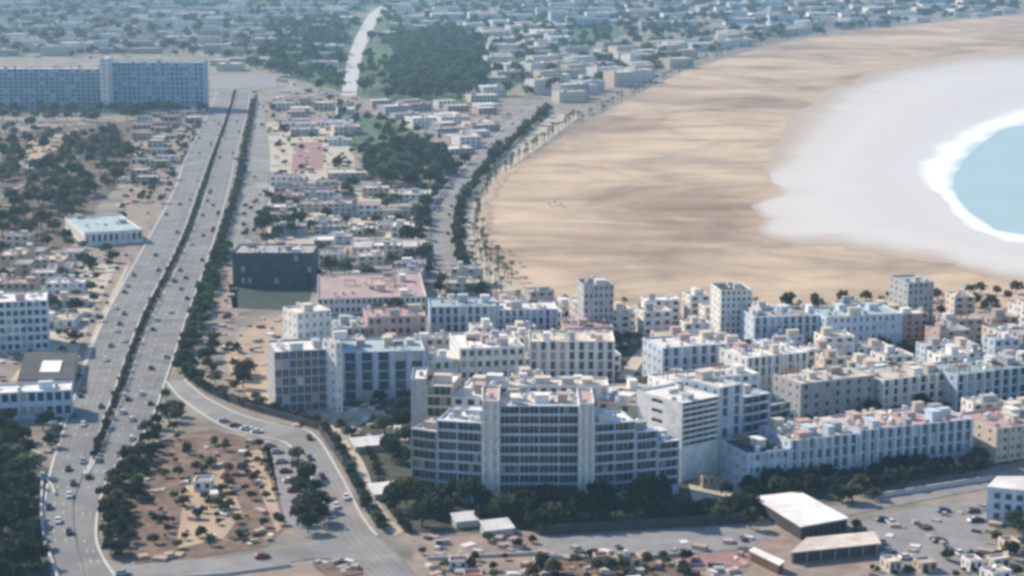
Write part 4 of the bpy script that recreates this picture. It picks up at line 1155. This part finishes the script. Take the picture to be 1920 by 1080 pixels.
along('at the foot of the long pilastered block', [(1405, 922), (1600, 900), (1830, 876)], 5.5, (1.8, 3.0), seed=26, jit=.7, var=D, kinds=('building',))
scatter('in the gap beside the long pilastered block', [(1822, 800), (1862, 800), (1858, 890), (1815, 880)], 6, (2.2, 3.6), seed=27)
scatter('in the dark wood outside the loop road', [(-60, 800), (50, 850), (58, 885), (62, 960), (74, 1100), (-90, 1100)], 5.6, (2.0, 3.8), seed=28, var=D, kinds=('building', 'road'))
scatter('beside the low blue fronted house', [(-30, 795), (120, 795), (100, 850), (-30, 840)], 7, (2.0, 3.6), seed=29, prob=.8, var=D)
scatter('in the dark belt inside the loop road', [(292, 815), (300, 850), (262, 920), (250, 1000), (240, 1060), (212, 1060), (190, 1000), (196, 935), (240, 860)], 4.2, (1.3, 2.4), seed=30, var=D, kinds=('road',))
scatter('dotted over the brown garden', [(305, 820), (500, 835), (530, 1000), (300, 1045), (255, 930)], 4.6, (0.5, 1.7), seed=31, prob=.45, var=(2, 5, 0, 1), kinds=('building', 'road'))
scatter('in the parking strip beside the slip road', [(548, 850), (580, 885), (615, 955), (598, 1005), (560, 1000)], 5.2, (1.8, 3.0), seed=32, prob=.85, var=D, kinds=('road',))
scatter('by the small triangle above the garden', [(280, 745), (312, 738), (345, 790), (300, 835), (272, 810)], 5.5, (1.6, 2.6), seed=33, prob=.7, kinds=('road',))
scatter('in the courts of the apartment quarter', [(640, 690), (900, 600), (1160, 600), (1920, 640), (1920, 860), (1480, 880), (1240, 840), (930, 720), (800, 800), (650, 790)], 11, (1.6, 3.0), seed=34, prob=.7, var=(0, 1, 3, 6))
scatter('along the edge of the sand', [(1150, 580), (1920, 540), (1920, 600), (1150, 606)], 12, (1.8, 3.2), seed=35, prob=.6, kinds=('building',))
scatter('along the frontage road', [(236, 450), (252, 455), (175, 620), (140, 720), (118, 715)], 8, (1.3, 2.4), seed=36, prob=.6)
scatter('on the dusty verge beside the inland carriageway', [(330, 215), (400, 205), (340, 330), (262, 450), (245, 400)], 14, (1.4, 3.2), seed=37, prob=.6)
scatter('by the tan dirt lot', [(395, 640), (440, 650), (500, 770), (400, 740), (350, 700)], 7.5, (1.6, 3.2), seed=38, prob=.7, var=(0, 2, 5), kinds=('building', 'road'))
scatter('at the bottom edge beside the lower yard', [(930, 1058), (1040, 1052), (1050, 1090), (930, 1095)], 5, (1.4, 2.4), seed=39, prob=.85)
scatter('dotted over the paved plaza', [(770, 1005), (1010, 998), (1020, 1090), (800, 1090)], 6.5, (0.6, 1.5), seed=60, prob=.45, kinds=('building', 'road'))
scatter('in the lower yard', [(1010, 1045), (1290, 1045), (1290, 1095), (1010, 1095)], 5, (0.6, 1.9), seed=61, prob=.6, kinds=('building',))
scatter('along the car park edge', [(1590, 985), (1660, 1000), (1670, 1090), (1640, 1090)], 5, (0.7, 1.6), seed=62, prob=.6, kinds=('building',))
scatter('at the foot of the car park', [(1650, 1050), (1860, 1040), (1860, 1095), (1650, 1095)], 5.5, (0.6, 1.7), seed=63, prob=.55, kinds=('building',))
scatter('beside the seaward carriageway lane', [(448, 470), (470, 320), (500, 330), (500, 460), (440, 600), (405, 640)], 8, (0.8, 1.8), seed=64, prob=.4, kinds=('building', 'pitch'))
scatter('round the pale yard', [(480, 185), (670, 185), (690, 345), (500, 340)], 16, (0.8, 2.2), seed=65, prob=.6, kinds=('building',))
scatter('over the dusty verge', [(240, 240), (400, 200), (330, 340), (250, 470), (225, 420)], 9, (0.7, 1.8), seed=66, prob=.55)
scatter('by the frontage houses', [(140, 500), (245, 480), (150, 715), (20, 730), (60, 660)], 9, (0.7, 1.8), seed=67, prob=.5)
scatter('round the car park corner', [(1840, 965), (1920, 990), (1920, 1090), (1850, 1085), (1860, 1020)], 6, (1.4, 2.6), seed=40, prob=.8, kinds=('building',))
scatter('over the far town', [(-20, -12), (1920, -12), (1920, 20), (1400, 85), (1180, 150), (1000, 190), (640, 180), (380, 110), (-20, 110)], 40, (4.5, 8), seed=41, prob=.8, var=(1, 4, 1, 0, 2))
scatter('among the roofs beside the frontage road', [(-10, 455), (240, 470), (150, 660), (-10, 650)], 15, (2, 3.6), seed=42, prob=.6)
scatter('near the small yard between the blocks', [(1290, 860), (1400, 850), (1405, 930), (1295, 940)], 6, (1.5, 2.6), seed=43, prob=.6, kinds=('building',))
along('cypress by the pitch', [(578, 515), (580, 560)], 22, (3.6, 4.6), 'cypress', 44, .3, var=(0, 1))
scatter('in the quarter behind the long turquoise rows', [(1640, 570), (1920, 540), (1920, 720), (1640, 660)], 12, (1.8, 3.2), seed=45, prob=.5)
# palms
along('on the promenade', [(1075, 222), (1030, 258), (975, 298), (918, 345), (898, 392), (897, 440), (915, 492), (965, 540)], 9, (.85, 1.15), 'palm', 51, 1.5, var=(0, 1))
along('on the far promenade', [(1090, 232), (1190, 178), (1300, 124), (1400, 92), (1480, 74)], 17, (.9, 1.3), 'palm', 52, 3, var=(0, 1))
along('at the sand edge before the apartment rows', [(990, 572), (1080, 588), (1300, 592), (1640, 590), (1900, 585)], 11, (.85, 1.2), 'palm', 53, 3, var=(0, 1), kinds=('building',), gap=.25)
scatter('on the pale promenade end', [(880, 420), (930, 480), (985, 545), (930, 560), (880, 500)], 9, (.8, 1.1), 'palm', 54, kinds=('building', 'road'), var=(0, 1), prob=.7)

NAMES = {'broad': ('tree', 'tree'), 'palm': ('palm_tree', 'palm'), 'cypress': ('cypress_tree', 'tree')}
TREES.sort(key=lambda t: -(t[1] if t[2] != 'palm' else 5 * t[1]) * pxm(t[0]))
cnt = {}
far = MB(); fm = [BARK] + LEAF
fr = random.Random(5)
for p, s, kind, v, phrase in TREES:
    px_, py_ = 960 + p.x / p.y * FOC, 0
    cnt[kind] = cnt.get(kind, 0) + 1
    if kind == 'broad': v %= 7
    small = kind == 'broad' and s < 2.3
    nm, ct = NAMES[kind]
    if small: nm, ct = 'bush', 'bush'
    key = nm
    cnt[key + '#'] = cnt.get(key + '#', 0) + 1
    inframe = abs(p.x) < p.y * 0.272
    if not inframe and cnt[key + '#'] > 250: continue
    if cnt[key + '#'] <= 290 and inframe:
        root = empty(nm, p, fr.uniform(0, 6.28))
        tone = 'olive' if (kind == 'broad' and v in (2, 5)) else 'green' if kind != 'broad' or v in (1, 4) else 'dark green'
        shape = {'broad': 'bush' if small else 'round tree', 'palm': 'palm', 'cypress': 'cypress'}[kind]
        ph = phrase if kind != 'cypress' else 'beside the dark hall'
        grp = '%s %s' % ('bushes' if nm == 'bush' else nm.replace('_', ' ') + 's', ph)
        root['category'] = ct
        if kind == 'cypress': later(root, 'narrow dark cypress standing ' + ph, 'below', p.y, grp)
        elif any(t_ in ph for t_ in ('hedge', 'dark row', 'dark wood', 'dark belt', 'shaded foot')): tag(root, '%s %s %s' % (tone, shape, ph), ct, grp)
        else: later(root, '%s %s %s' % (tone, shape, ph), 'below', p.y, grp)
        cme, tme = TREE[kind, v if (kind, v) in TREE else 0]
        a = link('crown', cme, root); b = link('trunk', tme, root)
        k = fr.uniform(.85, 1.2)
        sc = (s, s, s * k) if kind == 'broad' else (s, s, s)
        a.scale = sc; b.scale = sc
    elif kind == 'broad':
        far.M = Matrix.Translation(p) @ Matrix.Scale(s, 4)
        k0 = len(far.f)
        n = 75 if p.y < 1500 else 46
        crown_broad(far, 1.0, 0.85, 1.3, n, fr, 0.33)
        li_ = 1 + (v % 3 if v < 6 else 0)
        for k in range(k0, len(far.m)): far.m[k] = li_
        far.M = Matrix.Translation(p) @ Matrix.Scale(s, 4)
        far.cyl(0, 0, 0, 1.0, .09, .05, 4, 0)
    else:
        cme, tme = TREE['palm', v % 2]
        far.M = Matrix.Translation(p) @ Matrix.Scale(s, 4)
        for pl in cme.polygons:
            far.face([cme.vertices[i].co for i in pl.vertices], 2)
        far.cyl(0, 0, 0, 7, .26, .17, 5, 0)
far.M = None
tag(far.build('far_trees', fm), 'mass of smaller trees and bushes scattered through the town', kind='stuff')
print('TREES', cnt, len(far.f))

rub = MB(); rmats = [WALL['white'], WALL['sand'], WALL['pink'], WALL['dark'], WALL['grey']]
def rubble(poly, n, seed, size=(.5, 2.2), hgt=(.3, 1.4), w=(3, 3, 2, 3, 2)):
    r = random.Random(seed)
    W = [G(*p) for p in poly]
    x0, x1 = min(p.x for p in W), max(p.x for p in W); y0, y1 = min(p.y for p in W), max(p.y for p in W)
    for _ in range(n):
        p = Vector((r.uniform(x0, x1), r.uniform(y0, y1), 0))
        if not inpoly(p, W) or OCC.hit(p, 1.2, ('building', 'road')): continue
        rub.M = Matrix.Translation(p) @ Matrix.Rotation(r.uniform(0, 3), 4, 'Z')
        a, b = r.uniform(*size), r.uniform(*size)
        rub.box(-a, a, -b * .7, b * .7, 0, r.uniform(*hgt), r.choices(range(5), w)[0])
rubble([(770, 1005), (1010, 998), (1020, 1090), (800, 1090)], 45, 1)
rubble([(1010, 1030), (1410, 1010), (1410, 1095), (1010, 1095)], 90, 2, w=(2, 4, 3, 3, 2))
rubble([(1600, 985), (1860, 940), (1900, 1095), (1640, 1095)], 45, 3, w=(1, 3, 3, 2, 3))
rubble([(250, 830), (500, 830), (535, 1000), (260, 1050)], 75, 4, w=(2, 4, 3, 4, 1))
rubble([(395, 600), (550, 590), (520, 775), (420, 740), (380, 700)], 70, 5)
rubble([(500, 740), (760, 740), (760, 830), (700, 840), (600, 800)], 160, 6)
rubble([(140, 490), (250, 470), (150, 720), (0, 730), (0, 660)], 420, 7)
rubble([(250, 230), (400, 200), (340, 330), (240, 470), (215, 430)], 420, 8, (.8, 3))
rubble([(430, 180), (680, 185), (690, 345), (500, 460), (400, 600)], 600, 9, (.8, 3.2))
rubble([(690, 195), (1000, 195), (850, 340), (780, 260)], 350, 10, (1, 3.5))
rubble([(480, 340), (820, 350), (860, 540), (590, 580), (590, 450)], 500, 11, (.7, 2.6))
rubble([(-20, 230), (250, 220), (150, 400), (-20, 470)], 400, 12, (.8, 3), w=(1, 4, 3, 3, 1))
rubble([(640, 640), (1160, 600), (1920, 640), (1920, 860), (1480, 900), (1240, 860), (930, 720), (780, 900), (700, 820)], 600, 13, (.6, 2.2))
rubble([(-20, 720), (120, 780), (100, 860), (-20, 850)], 120, 14)
rubble([(-20, 20), (640, 40), (640, 190), (380, 190), (380, 110), (-20, 110)], 900, 15, (2, 6), (1, 4))
rubble([(215, 1040), (300, 1052), (520, 1024), (540, 1005), (300, 1045)], 60, 16)
rubble([(590, 1052), (685, 1052), (690, 1075), (600, 1075)], 14, 17)
rubble([(540, 800), (760, 740), (760, 830), (700, 830)], 60, 18)
rub.M = None
tag(rub.build('rubble', rmats), 'pale and dark rubble, crates and low walls strewn over the lots', kind='stuff')
# ------------------------------------------------------------------ cars, lamps
def m_carbody(mb):
    prof = [(-2.15, .3), (2.15, .3), (2.2, .62), (2.0, .86), (1.1, .95), (-1.9, 1.0), (-2.18, .7)]
    for s in (-1, 1):
        pts = [(x, s * .86, z) for x, z in prof]
        mb.face(pts if s < 0 else pts[::-1])
    for k in range(len(prof)):
        a, b = prof[k], prof[(k + 1) % len(prof)]
        mb.face([(a[0], -.86, a[1]), (b[0], -.86, b[1]), (b[0], .86, b[1]), (a[0], .86, a[1])])
    mb.face([(-1.25, -.66, 1.47), (.35, -.66, 1.47), (.35, .66, 1.47), (-1.25, .66, 1.47)])
    mb.face([(-1.25, -.66, 1.46), (.35, -.66, 1.46), (.35, .66, 1.46), (-1.25, .66, 1.46)])
def m_carglass(mb):
    lo_, hi_ = [(-1.85, -.8), (1.05, -.8), (1.05, .8), (-1.85, .8)], [(-1.25, -.66), (.35, -.66), (.35, .66), (-1.25, .66)]
    for k in range(4):
        a, b = lo_[k], lo_[(k + 1) % 4]; c_, d_ = hi_[(k + 1) % 4], hi_[k]
        mb.face([(*a, .97), (*b, .97), (*c_, 1.455), (*d_, 1.455)])
def m_wheel(mb):
    mb.M = Matrix.Rotation(math.pi / 2, 4, 'X')
    mb.cyl(0, 0, -.11, .11, .32, .32, 10)
CARP = {'white': mat('white_car_paint', (.75, .75, .74), rough=.35, var=.05), 'dark': mat('dark_car_paint', (.03, .03, .035), rough=.3, var=.1),
        'silver': mat('silver_car_paint', (.4, .41, .42), rough=.3, var=.05, metal=.4), 'red': mat('red_car_paint', (.3, .03, .025), rough=.35, var=.1), 'blue': mat('blue_car_paint', (.04, .08, .2), rough=.35, var=.1)}
TYRE = mat('tyre_rubber', (.02, .02, .02), var=.2)
crn = random.Random(9)
def car(p, rz, colour, where, ref, refp, z=0.25):
    root = empty('parked_car' if 'park' in where else 'car', (p.x, p.y, z), rz)
    root['category'] = 'car'
    link('body', shared('car_body_' + colour, m_carbody, CARP[colour]), root)
    if p.y < 1100:
        link('glass', shared('car_glass', m_carglass, GLASS), root)
        for sx in (-1.3, 1.3):
            for sy in (-.78, .78):
                link('wheel', shared('car_wheel', m_wheel, TYRE), root, (sx, sy, .32))
    else:
        link('glass', shared('car_glass', m_carglass, GLASS), root)
    later(root, '%s car %s' % (colour, where), ref, (Vector((refp.x, refp.y, 0)) - Vector((p.x, p.y, 0))).length, 'cars ' + where)
def cars_on(A, B, where, ref, refp, n, rev, seed, lanes=(.18, .5, .82), span=(0.08, .92)):
    r = random.Random(seed)
    # positions spread by picture height, so the near part gets its share
    used = []
    for _ in range(n * 6):
        if len(used) >= n: break
        t = r.uniform(*span) * (len(A) - 2)
        i = int(t); f_ = t - i
        ln = r.choice(lanes)
        p = A[i].lerp(A[i + 1], f_).lerp(B[i].lerp(B[i + 1], f_), ln)
        if any((p - q).length < 8 for q in used): continue
        used.append(p)
        d = (A[i + 1] - A[i]).normalized() * (-1 if rev else 1)
        car(p, math.atan2(d.y, d.x), r.choice(['dark', 'dark', 'dark', 'white', 'white', 'silver', 'blue', 'red']), where, ref, refp)
loopp = G(140, 930)
cars_on(W1, W2, 'on the inland carriageway', 'the loop', loopp, 34, False, 1)
cars_on(W3, W4, 'on the seaward carriageway', 'the loop', loopp, 38, True, 2, span=(.08, .8))
cars_on(B1, B2, 'on the beach road', 'its lower end', B1[-1], 14, True, 3, (.25, .75))
jl, jr = [G(230, 1070), G(420, 1052), G(540, 1034), G(660, 1024)], [G(230, 1084), G(420, 1070), G(540, 1054), G(680, 1048)]
cars_on(jl, jr, 'on the junction road', 'the loop', loopp, 2, False, 6, (.3, .7), (0, 1))
pl, pr = [G(545, 838), G(590, 905), G(612, 960), G(640, 1030)], [G(592, 815), G(645, 890), G(682, 960), G(730, 1030)]
cars_on(pl, pr, 'on the slip road', 'the junction', pl[-1], 5, False, 4, (.3, .7), (0, 1))
for i, (x, y) in enumerate([(520, 850), (528, 868), (535, 886), (543, 904), (550, 922), (558, 942), (565, 960), (572, 978), (505, 838), (420, 792), (440, 800), (462, 806), (482, 812)]):
    p = G(x, y); car(p, .3 + crn.gauss(0, .05), crn.choice(['white', 'silver', 'dark', 'white', 'red']), 'parked along the parking strip', 'the junction', G(620, 1030), .1)
for i in range(15):
    x, y = crn.uniform(1640, 1850), crn.uniform(955, 1070)
    p = G(x, y)
    if not inpoly(p, [G(1610, 985), G(1700, 958), G(1840, 940), G(1860, 1000), G(1860, 1075), G(1660, 1085), G(1665, 1030)]): continue
    car(p, crn.choice([.3, .3, 1.87]), crn.choice(['white', 'silver', 'dark', 'dark', 'blue']), 'parked in the grey car park', 'the white roofed hall', G(1500, 985), .1)
for i, (x, y) in enumerate([(250, 430), (240, 455), (226, 480), (216, 505), (205, 530), (195, 555), (183, 580), (172, 604), (163, 628), (155, 650), (148, 675), (153, 745), (282, 380), (270, 400)]):
    p = G(x + crn.uniform(-3, 12), y); car(p, 1.9, crn.choice(['white', 'white', 'silver', 'dark']), 'parked along the frontage road', 'the skylight hall', G(90, 690), .18)

def m_mast(mb): mb.cyl(0, 0, 0, 10, .14, .08, 6)
def m_arm(mb):
    mb.box(-2.2, 2.2, -.06, .06, 9.9, 10.02, bottom=True)
def m_lamp(mb):
    mb.box(-.45, .45, -.16, .16, 9.78, 9.9, bottom=True)
i = 0
run = 0.0
MED = [(a + b) / 2 for a, b in zip(W2, W3)]
for a, b in zip(MED[:-1], MED[1:]):
    L = (b - a).length
    t = -run % 38.0
    while t < L:
        p = a.lerp(b, t / L)
        if 560 < p.y < 1500:
            d = (b - a).normalized()
            root = empty('street_lamp', (p.x, p.y, 0), math.atan2(d.y, d.x) + math.pi / 2)
            root['category'] = 'street lamp'
            later(root, 'grey double armed lamp in the highway hedge', 'the loop', (p - loopp).length, 'lamps along the highway hedge')
            link('mast', shared('lamp_mast', m_mast, METAL), root); arm_o = link('arm', shared('lamp_arm', m_arm, METAL), root)
            for sx in (-2.2, 2.2):
                link('lamp_head', shared('lamp_head', m_lamp, METAL), arm_o, (sx, 0, 0))
        t += 38.0
    run += L
# sunshade rows on the sand
def m_shade(mb): mb.cyl(0, 0, 1.9, 2.7, 1.7, .1, 8)
def m_spole(mb): mb.cyl(0, 0, 0, 1.95, .06, .06, 5)
STRAW = mat('straw', (.30, .23, .14), var=.3, scale=2)
for i, (x, y) in enumerate([(905, 448), (912, 430), (920, 466), (932, 484), (944, 500), (955, 478), (968, 520), (975, 500), (985, 530), (1040, 385), (1052, 388), (1030, 388)]):
    p = G(x, y)
    root = empty('beach_parasol', (p.x, p.y, .1)); root['category'] = 'parasol'
    later(root, 'straw beach parasol on the sand', 'the promenade end', (p - G(985, 545)).length, 'parasols on the sand')
    link('canopy', shared('parasol_canopy', m_shade, STRAW), root); link('pole', shared('parasol_pole', m_spole, METAL), root)

settle()
print('OBJECTS', len(bpy.data.objects))
